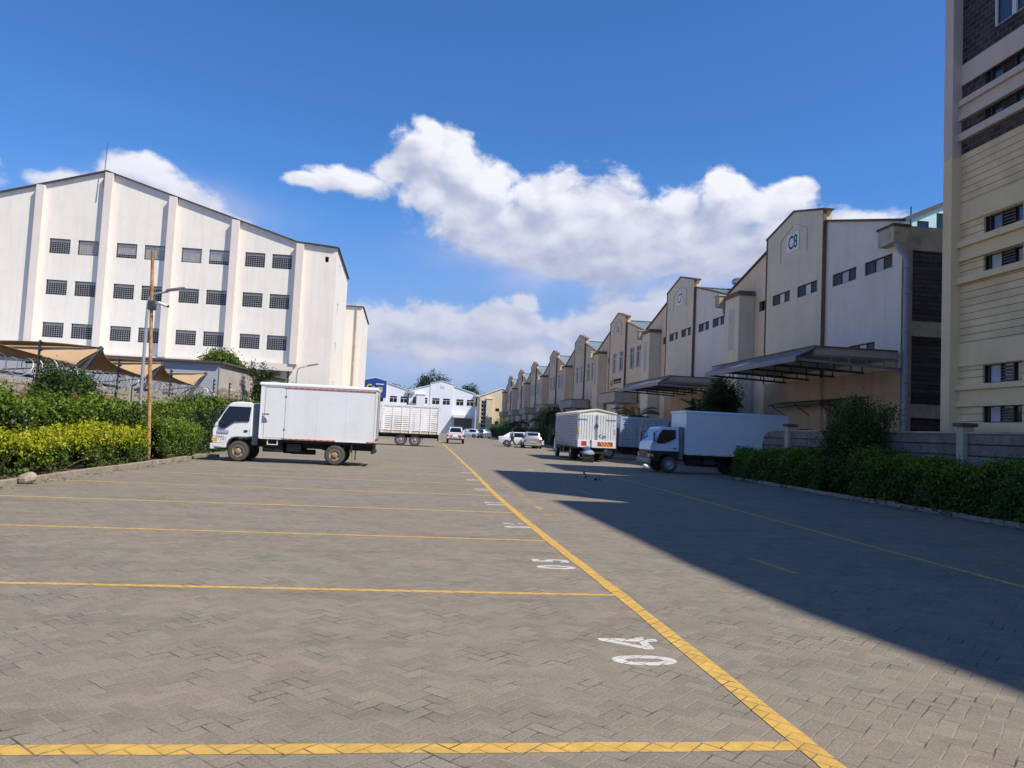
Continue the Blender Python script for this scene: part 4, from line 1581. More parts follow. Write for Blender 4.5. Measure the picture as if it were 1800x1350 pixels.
def mirror(c, x, y, z, s):
    mb = MB()
    mb.tube((x - .12, y, z + .25), (x + .12, y + s * .16, z + .22), .012); mb.tube((x - .12, y, z - .22), (x + .12, y + s * .16, z - .18), .012)
    mb.box(x + .09, y + s * .08 if s > 0 else y + s * .24, z - .20, x + .14, y + s * .24 if s > 0 else y + s * .08, z + .20)
    return mb.build("mirror", "black_plastic", c, bevel=.01)


def light_truck(loc, rz, label, kind, body, L, W=2.05, zb=.86, h=2.1, r=.38, canter=False, group=None, tandem=False, wb=3.35, name="box_truck", rim="rim_dusty"):
    """local +x forward, origin on the ground under the cab rear"""
    t = thing(name, loc, label, "truck", group, rz)
    prof, win = (CAN_PROF, CAN_WIN) if canter else (NPR_PROF, NPR_WIN)
    c, yy = cab(t, 0, 1.86, prof, win, body, "glass_dark")
    if canter:
        add_windscreen(c, 0, yy, 1.47, 2.0, 1.20, .925, "glass_blue")
        mb = MB(); mb.prism([(.0, .60), (.0, .985), (1.30, .985), (1.345, .9), (1.34, .52), (.95, .50), (.88, .72), (.72, .82), (.5, .83)], -.92, .92, 'y')
        mb.build("lower_body", "black_plastic", t, bevel=.02)
    else:
        add_windscreen(c, 0, yy, 1.38, 2.02, 1.30, .91)
        for z in (.90, .66):
            mb = MB()
            for s in (-1, 1):
                mb.box(.96, s * .934, z, 1.34, s * .926, z + .015)
            mb.build("panel_seam", "blind", c)
    mb = MB(); mb.box(1.30, -.92, .42, 1.45, .92, .64)
    mb.build("bumper", "truck_white" if not canter else "concrete_pale", t, bevel=.03)
    mb = MB(); mb.box(1.33, -.7, .70, 1.40, .7, .95); mb.build("radiator_grille", "black_plastic", c)
    for s in (-1, 1):
        mb = MB(); mb.box(1.34, s * .86 if s < 0 else s * .60, .70, 1.40, s * .60 if s < 0 else s * .86, .86)
        mb.build("headlight", "lamp_clear", c)
        mb = MB(); mb.box(1.20, s * .90 if s < 0 else s * .935, .72, 1.385, s * .935 if s < 0 else s * .90, .84); mb.build("indicator", "tape_amber", c)
        mb = MB(); mb.box(.15, s * .937, 1.08 if not canter else 1.10, .28, s * .925, 1.15); mb.build("door_handle", "black_plastic", c)
        mirror(c, 1.12, s * .90, 1.62, s)
        # door seams
        mb = MB()
        for x in (.06, 1.19):
            mb.box(x, s * .934, .95, x + .012, s * .925, 1.20)
        mb.build("door_seam", "blind", c)
    mb = MB(); mb.box(-.20, -.86, .62, -.005, .86, 2.12); mb.build("cab_fairing", "fairing", t, bevel=.02)
    mb = MB(); mb.tube((-.1, -.86, 1.1), (-.1, -.86, 2.35), .05) if canter else mb.box(-.24, -.9, .5, -.1, -.6, .95)
    mb.build("air_intake", "black_plastic", t)
    xr, xf = -.26 - L, -.26
    chassis_frame(t, xr + .1, 1.2, r)
    xw = [.44, .44 - wb] + ([.44 - wb - 1.12] if tandem else [])
    for i, x in enumerate(xw):
        for s in (-1, 1):
            tyre_and_rim(t, x, s * (.84 if i == 0 else .88), r, .20, s, rim)
            if i:
                tyre_and_rim(t, x, s * .64, r, .19, s, rim, "inner_wheel")
        mb = MB(); mb.tube((x, -.8, r), (x, .8, r), .07); mb.build("axle", "chassis", t)
        if i:
            mb = MB()
            for s in (-.62, .62):
                mb.prism([(x - .6, r + .20), (x, r + .02), (x + .6, r + .20), (x + .6, r + .25), (x, r + .10), (x - .6, r + .25)], s - .04, s + .04, 'y')
            mb.build("leaf_spring", "chassis", t)
    # underslung gear
    mb = MB(); mb.box(-1.1, -.86, .40, -.40, -.5, .80); flip(mb).build("battery_box", "chassis", t, bevel=.02)
    mb = MB(); mb.tube((-1.75, .62, .55), (-.9, .62, .55), .24, n=16); flip(mb).build("fuel_tank", "chassis", t, smooth=True)
    mb = MB(); mb.box(-1.75, -.80, .44, -1.25, -.45, .72); flip(mb).build("tool_box", "steel_dark", t, bevel=.01)
    mb = MB(); mb.tube((-1.3, .1, .42), (-2.2, .1, .42), .10, n=10); mb.build("silencer", "chassis", t, smooth=True)
    for s in (-1, 1):
        mb = MB(); mb.box(xw[-1] - .60, s * 1.0 if s < 0 else s * .62, .14, xw[-1] - .585, s * .62 if s < 0 else s * 1.0, .50)
        mb.build("mudflap", "flap_yellow" if kind == "box" and not canter else "chassis", t)
        mb = MB(); mb.box(xw[-1] - .62, s * .95 - .04, .5, xw[-1] - .56, s * .95 + .04, zb)
        mb.build("flap_bracket", "chassis", t)
    mb = MB(); mb.box(xr + .02, -.95, .48, xr + .12, .95, .60); mb.box(xr + .04, -.5, .58, xr + .1, -.42, zb); mb.box(xr + .04, .42, .58, xr + .1, .5, zb)
    mb.build("rear_bumper", "chassis", t)
    hw = W / 2
    z1 = zb + h
    mb = MB(); mb.box(xr + .05, -hw + .06, zb - .10, xf - .03, hw - .06, zb - .002); mb.build("subframe", "chassis", t)
    if kind == 'box':
        b = "box_white" if not canter else "box_blue_white"
        mb = MB(); mb.box(xr, -hw, zb, xf, hw, z1 - .08)
        bx = mb.build("cargo_box", b, t, bevel=.012)
        mb = MB(); mb.prism([(-hw - .03, z1 - .09), (hw + .03, z1 - .09), (hw + .02, z1 - .02), (hw - .08, z1 + .02), (-hw + .08, z1 + .02), (-hw - .02, z1 - .02)], xr - .03, xf + .05, 'x')
        mb.build("box_roof", "truck_white" if not canter else "box_blue_white", bx, bevel=.01)
        mb = MB()
        for s in (-1, 1):
            for (xa, za, xb, zb2) in ((xr, zb, xf, zb + .035), (xr, z1 - .13, xf, z1 - .09), (xr, zb, xr + .04, z1 - .09), (xf - .04, zb, xf, z1 - .09)):
                mb.box(xa, s * (hw - .002), za, xb, s * (hw + .012), zb2)
        mb.build("box_edging", b, bx)
        for i in range(1, 4):
            x = xr + L * i / 4
            if x > -1.3:
                continue
            mb = MB(); mb.box(x, hw - .001, zb + .04, x + .035, hw + .004, z1 - .14)
            z = zb + .08
            while z < z1 - .18:
                mb.lathe([(.007, 0), (.005, .004), (0, .005)], (x + .017, hw + .003, z), 'y', 6)
                z += .11
            mb.build("panel_joint", b, bx)
        mb = MB()
        for s in (-.5, .5):
            mb.tube((xr - .03, s, zb + .1), (xr - .03, s, z1 - .2), .018)
        mb.box(xr - .008, -.01, zb, xr - .0, .01, z1 - .1)
        mb.build("rear_door_rods", "steel_grey", bx)
        if canter:
            for x in (-.7, -1.35, -2.1, -2.9):
                mb = MB(); mb.box(x - .32, -hw - .014, zb + .02, x, -hw - .004, zb + .06); flip(mb).build("reflector", "tape_amber", bx)
        else:
            # side door with frame, hinges and lock
            mb = MB()
            dx0, dx1 = -.33 - .82, -.33 - .10
            for (xa, za, xb, zb2) in ((dx0 - .012, zb + .05, dx0, z1 - .16), (dx1, zb + .05, dx1 + .012, z1 - .16), (dx0, zb + .04, dx1, zb + .052), (dx0, z1 - .17, dx1, z1 - .158)):
                mb.box(xa, -hw - .004, za, xb, -hw + .002, zb2)
            dr = flip(mb).build("side_door", "louvre", bx)
            for z in (zb + .35, z1 - .5):
                mb = MB(); mb.box(dx0 - .04, -hw - .02, z, dx0 + .02, -hw, z + .05); flip(mb).build("hinge", "steel_grey", dr)
            mb = MB(); mb.prism([(dx1 + .06, zb + .86), (dx1 - .06, zb + .76), (dx1 - .12, zb + .64), (dx1 + .06, zb + .62)], -hw - .03, -hw - .005, 'y'); mb.box(dx1 - .17, -hw - .015, zb + .90, dx1 + .08, -hw - .005, zb + .925)
            flip(mb).build("door_lock", "steel_grey", dr)
            tape(bx, xr + .03, -1.10, hw + .013, z1 - .17, .05, 1)
            tape(bx, -3.0, -.33 - .75, hw + .013, zb + .01, .05, 1)
            tape(bx, xr + .02, xr + .30, hw + .013, zb + .01, .05, 1)
            mb = MB()
            for (xa, za, xb, zb2) in ((-.95, .66, -.57, .69), (-.95, .69, -.92, zb), (-.60, .69, -.57, zb)):
                mb.box(xa, -1.0, za, xb, -.97, zb2)
            flip(mb).build("side_step", "truck_white", t)
            mb = MB(); mb.box(xr - .012, -.98, zb + .06, xr - .002, .98, zb + .16); mb.build("reflective_tape", "tape_red", bx)
            for s in (-1, 1):
                mb = MB()
                mb.beam((-3.42, s * .93, .80), (-3.27, s * .93, .58), .03, .04, 0, (0, 1, 0)); mb.build("flap_stay", "chassis", t)
    else:
        sm = {"white": "slat_white", "alu": "slat_alu", "grey": "slat_grey"}[kind]
        mb = MB(); mb.box(xr, -hw + .04, zb - .0, xf, hw - .04, zb + .20)
        bd = mb.build("cargo_bed", "bed_cream" if kind == "white" else sm, t, bevel=.01)
        zt = z1 - .14
        ns = 12
        pitch = (zt - zb - .18) / ns
        for s in (-1, 1):
            mb = MB()
            for i in range(ns):
                z = zb + .20 + i * pitch
                y = s * (hw - .03)
                mb.prism([(y, z + .012), (y + s * .035, z + .03), (y + s * .02, z + pitch * .74), (y, z + pitch * .74)], xr + .02, xf - .02, 'x')
            o = mb.build("side_slats", sm, bd)
            mb = MB(); mb.box(xr, s * hw - .03 if s > 0 else s * hw + .0, zt, xf, s * hw + .0 if s > 0 else s * hw + .03, zt + .0)
            mb = MB(); mb.box(xr - .01, min(s * (hw - .05), s * (hw + .04)), zt, xf, max(s * (hw - .05), s * (hw + .04)), zt + .12)
            mb.build("top_rail", sm, bd)
            xs = xr
            npost = int(round(L / (.75 if kind != "alu" else .42)))
            for i in range(npost + 1):
                x = xr + (L - .05) * i / npost
                wv = .05 if (i % 3 or kind == "alu") else .16
                mb = MB(); mb.box(min(x, xf - wv), min(s * (hw - .06), s * (hw + .035)), zb, min(x + wv, xf), max(s * (hw - .06), s * (hw + .035)), zt)
                mb.build("post", sm, bd)
        mb = MB(); mb.box(xf - .05, -hw + .05, zb + .2, xf - .0, hw - .05, zt + .2); mb.build("headboard", sm, bd)
        if kind == "alu":
            mb = MB(); mb.prism([(-hw - .05, zt + .08), (-hw - .05, zt + .14), (0, z1 + .22), (hw + .05, zt + .14), (hw + .05, zt + .08), (0, z1 + .14)], xr - .03, xf + .02, 'x')
            mb.build("roof", "tarp_cream", bd)
            mb = MB(); mb.poly([(xr + .02, -hw + .02, zt), (xr + .02, hw - .02, zt), (xr + .02, hw - .02, zt + .12), (xr + .02, 0, z1 + .15), (xr + .02, -hw + .02, zt + .12)]); mb.build("roof_gable", "tarp_cream", bd)
            # corrugated rear doors
            for s in (-1, 1):
                mb = MB()
                y0, y1 = (-hw + .02, -.01) if s < 0 else (.01, hw - .02)
                n = 7
                st = (y1 - y0) / n
                pl = []
                for i in range(n):
                    a = y0 + st * i
                    pl += [(xr - .02, a), (xr - .02, a + st * .62), (xr + .02, a + st * .72), (xr + .02, a + st * .92)]
                pl += [(xr - .02, y1)]
                mb.prism(pl + [(xr + .05, y1), (xr + .05, y0)], zb + .42, zt + .02, 'z')
                d_ = mb.build("rear_door", "truck_white", bd)
                for z in (zt - .28,):
                    mb = MB(); mb.box(xr - .05, y0 if s < 0 else y1 - .55, z, xr - .025, y0 + .55 if s < 0 else y1, z + .035); mb.build("hinge_strap", "concrete_pale", d_)
                mb = MB(); mb.box(xr - .035, s * hw - .09 if s > 0 else s * hw + .03, zb + .8, xr - .022, s * hw - .03 if s > 0 else s * hw + .09, zb + 1.1); mb.build("reflector", "tape_amber", d_)
            mb = MB(); mb.tube((xr - .05, .03, zb + .45), (xr - .05, .03, zt), .016); mb.build("locking_rod", "steel_grey", bd)
            mb = MB(); mb.prism([(-.02, 1.98), (.10, 2.02), (.12, 2.18), (.02, 2.22), (-.06, 2.12)], xr - .08, xr - .03, 'x'); mb.build("padlock", "steel_dark", bd)
            for y0, y1 in ((-hw + .0, .30), (.40, hw)):
                mb = MB(); mb.box(xr - .06, y0, zb - .02, xr - .0, y1, zb + .41)
                mb.build("tail_panel", "truck_white", bd, bevel=.02)
            for y0, y1, sgn in ((.60, .90, -1), (-.95, -.05, 1)):
                mb = MB()
                z0_, z1_ = zb + .08, zb + .34
                mb.box(xr - .066, y0, z0_, xr - .061, y1, z1_, 0)
                hh = z1_ - z0_
                y = y0 - hh
                while y < y1:
                    q = [(y, z0_), (y + .09, z0_), (y + .09 + hh, z1_), (y + hh, z1_)]
                    if sgn < 0:
                        q = [(y + hh, z0_), (y + hh + .09, z0_), (y + .09, z1_), (y, z1_)]
                    # clip to the plate by skipping stripes that would stick out
                    ys_ = [p[0] for p in q]
                    if min(ys_) >= y0 - .001 and max(ys_) <= y1 + .001:
                        mb.prism(q, xr - .070, xr - .066, 'x', 1)
                    y += .18
                mb.build("chevron_board", ["tape_red", "tape_amber"], bd)
            text("lettering", "Cgu", .26, basis((xr - .03, -.34, zb + .66), (0, -1, 0), (0, 0, 1)), "letter_dark", bd, .003, 1.1, 0)
        elif kind == "white":
            mb = MB()
            for (xa, za, xb, zb2) in ((-2.4, .72, -1.95, .75), (-2.4, .75, -2.37, zb), (-1.98, .75, -1.95, zb)):
                mb.box(xa, -1.06, za, xb, -1.03, zb2)
            flip(mb).build("side_step", "truck_white", t)
            mb = MB(); mb.box(xr + .02, -hw + .05, zb + .2, xr + .07, hw - .05, zt); mb.build("tailgate", sm, bd)
        else:
            mb = MB(); mb.box(xr + .02, -hw + .05, zb + .2, xr + .07, hw - .05, zt); mb.build("tailgate", sm, bd)
    return t


T1 = light_truck((-6.18, 29.53, 0), PI, "white box truck parked nose first against the left hedge, red tape along its box", 'box', "truck_white", 4.17, 2.05, .87, 2.05, wb=3.45)
cab1 = [c for c in T1.children if c.name.startswith("cab") and 'fairing' not in c.name][0]
mb = MB(); mb.box(.80, .936, 1.02, 1.22, .942, 1.12); mb.build("door_sticker", "faded_blue", cab1)
for i, ch in enumerate("17267"):
    text("door_lettering", ch, .17, basis((1.22 - i * .085, .945, .84), (-1, 0, 0), (0, 0, 1)), "faded_red" if i in (2, 3) else "faded_blue", cab1, .002, .8)
T5 = light_truck((11.66, 34.55, 0), PI, "white box truck with slanted windscreen in the shade behind the right hedge", 'box', "cab_blue_white", 4.9, 2.08, .87, 2.0, canter=True, rim="rim_grey")
T3 = light_truck((-6.36, 61.15, 0), PI, "white slatted cargo truck with twin rear axles standing behind the box truck", 'white', "truck_white", 7.4, 2.3, .98, 2.25, r=.47, wb=5.1, tandem=True, name="cargo_truck", rim="rim_grey")
T2 = light_truck((10.02, 50.76, 0), PI / 2, "slatted aluminium truck seen from behind with white ribbed doors and orange chevron boards", 'alu', "truck_white", 7.3, 2.25, .84, 2.03, r=.44, wb=5.2, name="cargo_truck", rim="rim_grey")
T4 = light_truck((12.95, 51.2, 0), PI, "grey slatted cargo truck in the shade between the two trucks on the right", 'grey', "cab_blue_white", 4.6, 2.25, .86, 2.05, r=.42, wb=3.3, name="cargo_truck", rim="rim_grey")

# ---------------------------------------------------------------- cars


def car(loc, rz, label, st, paint, wheels, r=.31, glassx=None, name="car", group=None, cat="car", rear_lights=True, plate=None, pick=None):
    """st: stations (x, z_bottom, z_belt, z_top, half width, half width at roof) from rear to front"""
    t = thing(name, loc, label, cat, group, rz)
    mb = MB()

    def ring(q):
        x, zb, zl, zt, w, wt = q
        half = [(w * .72, zb), (w * .95, zb + .06), (w, zb + (zl - zb) * .5), (w * .975, zl), (wt, zt - .035), (wt * .86, zt)]
        return [(x, -y, z) for y, z in half] + [(x, y, z) for y, z in reversed(half)]
    R = [ring(q) for q in st]
    n = len(R[0])
    for q in R:
        mb.v += q
    for a in range(len(R) - 1):
        for i in range(n):
            j = (i + 1) % n
            mb.f.append((a * n + i, a * n + j, (a + 1) * n + j, (a + 1) * n + i)); mb.m.append(0)
    mb.f.append(tuple(range(n))); mb.m.append(0)
    mb.f.append(tuple(range(len(R) * n - 1, (len(R) - 1) * n - 1, -1))); mb.m.append(0)
    body = mb.build("body", paint, t, smooth=True, ang=32)
    # side glass between stations whose roof stands clear of the belt line
    for s in (-1, 1):
        for a in range(len(st) - 1):
            A, B = st[a], st[a + 1]
            ha, hb = A[3] - A[2], B[3] - B[2]
            if min(ha, hb) < .3 and max(ha, hb) < .3:
                continue
            def P(q, f, dx):
                zl, zt = q[2] + .03, q[3] - .07
                z = zl + (zt - zl) * f
                y = q[4] * .975 + (q[5] - q[4] * .975) * ((z - q[2]) / max(.01, q[3] - .035 - q[2]))
                return (q[0] + dx, s * (y + .006), z)
            if pick and not (pick[0] <= (A[0] + B[0]) / 2 <= pick[1]):
                continue
            g_ = MB()
            if min(ha, hb) < .3:
                if ha < hb:
                    p = [P(A, 0, .10), P(B, 0, -.03), P(B, 1, -.03)]
                else:
                    p = [P(A, 0, .03), P(B, 0, -.10), P(A, 1, .03)]
                g_.poly(p)
            else:
                g_.poly([P(A, 0, .03), P(B, 0, -.03), P(B, 1, -.03), P(A, 1, .03)])
            g_.build("side_window", "glass_dark", body)
    for a in range(len(st) - 1):
        A, B = st[a], st[a + 1]
        ha, hb = A[3] - A[2], B[3] - B[2]
        if abs(ha - hb) > .28:
            lo, hi = (A, B) if ha < hb else (B, A)
            sg = -1 if lo is A else 1
            dx, dz = hi[0] - lo[0], hi[3] - lo[3]
            L = math.hypot(dx, dz)
            nx, nz = (-dz / L * -sg * -1 if False else sg * abs(dz) / L, abs(dx) / L)
            def Q(f, y):
                return (lo[0] + dx * f + nx * .012, y, lo[3] + dz * f + nz * .012)
            g_ = MB()
            wl, wh2 = lo[5] * .80, hi[5] * .82
            g_.poly([Q(.10, -wl), Q(.10, wl), Q(.92, wh2), Q(.92, -wh2)])
            g_.build("rear_window" if sg < 0 else "windscreen", "glass_dark", body)
    for x in wheels:
        for s in (-1, 1):
            w = st[len(st) // 2][4]
            mb = MB(); mb.lathe([(r * 1.16, s * .012), (0, s * .012)], (x, s * (w - .012), r * 1.03), 'y', 20)
            mb.build("wheel_arch", "black_plastic", body)
            tyre_and_rim(t, x, s * (w - .07), r, .18, s, "rim_grey")
    x0, xf = st[0][0], st[-1][0]
    w0, wf = st[0][4], st[-1][4]
    z0, z1 = st[0][1], st[0][2]
    for s in (-1, 1):
        mb = MB(); mb.box(x0 - .02, s * w0 * .92 - .09, z0 + (z1 - z0) * .50, x0 + .05, s * w0 * .92 + .09, z0 + (z1 - z0) * .86)
        mb.build("tail_light", "lamp_red", body, bevel=.01)
        mb = MB(); mb.box(xf - .05, s * wf * .78 - .13, st[-1][1] + .28, xf + .02, s * wf * .78 + .13, st[-1][1] + .42)
        mb.build("headlight", "lamp_clear", body, bevel=.01)
    for x, zc in ((x0, z0), (xf, st[-1][1])):
        mb = MB(); mb.box(x - .05, -w0 * .94, zc - .01, x + .05, w0 * .94, zc + .12); mb.build("bumper", "black_plastic" if name == "pickup" else paint, body, bevel=.02)
    if plate:
        mb = MB(); mb.box(x0 - .05, -.24, z0 + .24, x0 - .02, .24, z0 + .36); mb.build("number_plate", plate, body)
    return t


SEDAN = [(-2.2, .30, .92, .96, .80, .66), (-1.75, .22, .96, 1.02, .86, .66), (-1.1, .20, .93, 1.42, .87, .58), (.25, .20, .91, 1.46, .87, .60), (.55, .20, .90, 1.40, .87, .58), (1.15, .22, .88, .95, .86, .66), (1.9, .26, .72, .78, .82, .62), (2.2, .32, .58, .62, .70, .5)]
HATCH = [(-2.0, .30, .88, .92, .80, .64), (-1.92, .24, .94, 1.16, .84, .60), (-1.72, .22, .95, 1.46, .85, .60), (-.5, .20, .93, 1.54, .86, .62), (.45, .20, .92, 1.48, .86, .60), (1.20, .22, .90, .96, .85, .64), (1.75, .26, .76, .82, .80, .60), (1.95, .32, .62, .66, .70, .5)]
SUV = [(-2.2, .36, 1.0, 1.06, .84, .68), (-2.1, .30, 1.04, 1.30, .88, .64), (-1.85, .28, 1.05, 1.60, .89, .64), (.3, .27, 1.02, 1.66, .90, .66), (.7, .27, 1.0, 1.58, .90, .64), (1.3, .30, .98, 1.05, .88, .70), (2.0, .34, .86, .92, .84, .64), (2.2, .40, .66, .70, .72, .5)]
PICK = [(-2.5, .42, 1.0, 1.02, .84, .78), (-.72, .36, 1.0, 1.03, .85, .80), (-.70, .36, 1.02, 1.08, .85, .74), (-.55, .36, 1.02, 1.62, .85, .60), (.6, .36, 1.0, 1.66, .85, .62), (.75, .36, 1.0, 1.60, .85, .60), (1.2, .38, 1.0, 1.06, .84, .70), (2.1, .42, .92, .96, .82, .64), (2.35, .46, .72, .76, .74, .55)]
car((9.72, 74.6, 0), rad(-12), "white saloon car parked beside the silver hatchback, partly behind the walking person", SEDAN, "car_white", (-1.35, 1.35))
car((10.35, 72.2, 0), rad(87), "silver hatchback seen from behind with a yellow plate, beside the walking person", HATCH, "car_silver", (-1.25, 1.25), plate="plate_yellow")
pk = car((3.35, 78.2, 0), rad(88), "white pickup driving away up the yard with red and white marks on its tailgate", PICK, "car_white", (-1.6, 1.45), r=.35, name="pickup", cat="pickup truck", plate="frame_white", pick=(-.6, 1.0))
mb = MB(); mb.box(-2.40, -.70, 1.0, -.80, .70, 1.045); mb.build("load_bed", "black_plastic", pk)
for s in (-1, 1):
    mb = MB()
    for i in range(2):
        y = s * (.42 + .16 * i)
        mb.prism([(y - .05, .62), (y + .05, .62), (y + .05 - s * .12, .90), (y - .05 - s * .12, .90)], -2.545, -2.53, 'x')
    mb.build("tailgate_mark", "tape_red", pk)
mb = MB()
for s in (-.68, .68):
    mb.tube((-.75, s, 1.0), (-.75, s, 1.68), .03)
mb.tube((-.75, -.68, 1.68), (-.75, .68, 1.68), .03); mb.build("roll_bar", "steel_grey", pk)
car((8.1, 134, 0), rad(150), "white estate car parked far off before the cream end building", HATCH, "car_white", (-1.4, 1.4))
car((10.3, 133, 0), rad(115), "blue grey car half behind the far white estate car", HATCH, "car_blue_grey", (-1.25, 1.25))

# ---------------------------------------------------------------- walking person
def person(loc, rz, label):
    """walks towards local +x, seen mid-stride with the arms swinging"""
    t = thing("person", loc, label, "person", None, rz)
    H = [(-.02, 0, .98), (-.01, 0, 1.12), (.0, 0, 1.30), (.01, 0, 1.44), (.02, 0, 1.50), (.035, 0, 1.58), (.04, 0, 1.68), (.045, 0, 1.76)]
    Rr = [(.145, .12), (.13, .10), (.155, .11), (.13, .09), (.055, .055), (.07, .075), (.085, .098), (.06, .07)]
    E = [(i, i + 1) for i in range(7)]
    def add(p, r, a):
        H.append(p); Rr.append((r, r)); E.append((a, len(H) - 1)); return len(H) - 1
    for s, f in ((1, 1), (-1, -1)):
        k = add((0, s * .10, .92), .098, 0)
        k = add((.16 * f + .02, s * .10, .52), .062, k)
        k = add((.30 * f - (.12 if f < 0 else 0), s * .10, .12 if f > 0 else .16), .040, k)
        k = add((.31 * f + (.02 if f > 0 else -.10), s * .10, .05 if f > 0 else .07), .042, k)
        k = add((.31 * f + (.15 if f > 0 else .05), s * .11, .035 if f > 0 else .03), .034, k)
        k = add((0, s * .18, 1.41), .06, 3)
        k = add((-.10 * f, s * .23, 1.15), .043, k)
        k = add((-.10 * f + .12, s * .23, .93), .032, k)
        h = add((-.10 * f + .15, s * .23, .87), .030, k)
        for i in range(4):
            a = add((-.10 * f + .165 + .004 * i, s * .23 + (i - 1.5) * .019, .815 - .004 * abs(i - 1.5)), .010, h)
            add((-.10 * f + .162, s * .23 + (i - 1.5) * .020, .775 + .006 * abs(i - 1.2)), .008, a)
        a = add((-.10 * f + .185, s * .205, .855), .011, h)
        add((-.10 * f + .195, s * .20, .815), .009, a)
    # nose
    add((.125, 0, 1.665), .014, 6)
    me = skin_mesh(H, E, Rr, 0, 2)
    b = from_mesh("body", me, "skin", t)
    for s in (-1, 1):
        mb = MB(); mb.ball((.118, s * .032, 1.70), .011, 8, 6); mb.build("eye", "shoe", b)
        mb = MB(); mb.ball((.045, s * .092, 1.68), (.02, .010, .03), 8, 6); mb.build("ear", "skin", b)
    mb = MB(); mb.box(.116, -.022, 1.628, .124, .022, 1.635); mb.build("mouth", "cloth_grey" if False else "hair", b)
    mb = MB(); mb.ball((.022, 0, 1.735), (.108, .092, .098), 14, 10)
    mb.v = [(x, y, max(z, 1.66 if x < .03 else 1.745)) for x, y, z in mb.v]
    mb.build("hair", "hair", b, smooth=True)
    # shirt and trousers follow the body
    V = [(-.02, 0, .93), (-.01, 0, 1.12), (.0, 0, 1.30), (.01, 0, 1.43), (.015, 0, 1.49)]
    RR = [(.158, .13), (.148, .118), (.172, .125), (.145, .105), (.07, .07)]
    EE = [(0, 1), (1, 2), (2, 3), (3, 4)]
    for s, f in ((1, 1), (-1, -1)):
        V += [(0, s * .18, 1.41), (-.10 * f, s * .23, 1.15), (-.10 * f + .09, s * .23, .98)]
        RR += [(.075, .075), (.06, .06), (.05, .05)]
        k = len(V)
        EE += [(3, k - 3), (k - 3, k - 2), (k - 2, k - 1)]
    from_mesh("shirt", skin_mesh(V, EE, RR, 0, 2), "shirt_green", t)
    V = [(-.02, 0, 1.0)]
    RR = [(.16, .135)]
    EE = []
    for s, f in ((1, 1), (-1, -1)):
        V += [(0, s * .10, .90), (.16 * f + .02, s * .10, .52), (.30 * f - (.12 if f < 0 else 0), s * .10, .14 if f > 0 else .18)]
        RR += [(.115, .115), (.083, .083), (.07, .07)]
        k = len(V)
        EE += [(0, k - 3), (k - 3, k - 2), (k - 2, k - 1)]
    from_mesh("trousers", skin_mesh(V, EE, RR, 0, 2), "trouser_green", t)
    for s, f in ((1, 1), (-1, -1)):
        cx = .31 * f + (.05 if f > 0 else -.04)
        mb = MB(); mb.ball((cx, s * .105, .055), (.15, .05, .055), 12, 8)
        mb.v = [(x, y, max(z, .006)) for x, y, z in mb.v]
        mb.build("shoe", "shoe", b, smooth=True)
    return t


person((8.35, 70.6, 0), PI, "person in pale shirt and dark green trousers walking past the white saloon")

# ---------------------------------------------------------------- two pied crows on the shaded paving
def crow(loc, rz, label, bend):
    t = thing("crow", loc, label, "bird", "two crows on the shaded paving", rz)
    t.scale = (.6, .6, .62) if bend else (.72, .72, 1.05)
    V = [(0, 0, .17), (.09, 0, .20), (.14, 0, .25 if not bend else .17), (.17, 0, .29 if not bend else .13), (.20, 0, .295 if not bend else .11), (.25, 0, .285 if not bend else .075), (-.08, 0, .145), (-.19, 0, .10), (-.27, 0, .07)]
    Rr = [(.065, .062), (.055, .058), (.038, .036), (.036, .034), (.016, .016), (.004, .005), (.05, .045), (.035, .016), (.03, .008)]
    E = [(0, 1), (1, 2), (2, 3), (3, 4), (4, 5), (0, 6), (6, 7), (7, 8)]
    b = from_mesh("body", skin_mesh(V, E, Rr, 0, 2), "feather_black", t)
    mb = MB(); mb.ball((.075, 0, .178), (.062, .066, .058), 14, 10); mb.build("white_breast", "feather_white", b, smooth=True)
    for s in (-1, 1):
        mb = MB(); mb.ball((-.05, s * .058, .165), (.14, .014, .045), 14, 8)
        mb.v = [(x, y, z + (x + .05) * .35) for x, y, z in mb.v]
        mb.build("wing", "feather_black", b, smooth=True)
        mb = MB(); mb.path([(.0, s * .03, .12), (-.015, s * .03, .065), (.01, s * .03, .008)], .006, 5)
        for a in (-.4, 0, .4):
            mb.tube((.01, s * .03, .007), (.01 + .045 * math.cos(a), s * .03 + .045 * math.sin(a), .006), .004, .002, 5)
        mb.tube((.01, s * .03, .007), (-.02, s * .03, .006), .004, .002, 5)
        mb.build("leg", "shoe", b)
    return t


crow((5.57, 25.6, .004), rad(-115), "pied crow standing upright on the shaded paving, left one of the two", False)
crow((5.86, 24.95, .004), rad(-40), "pied crow with its head down on the shaded paving, right one of the two", True)

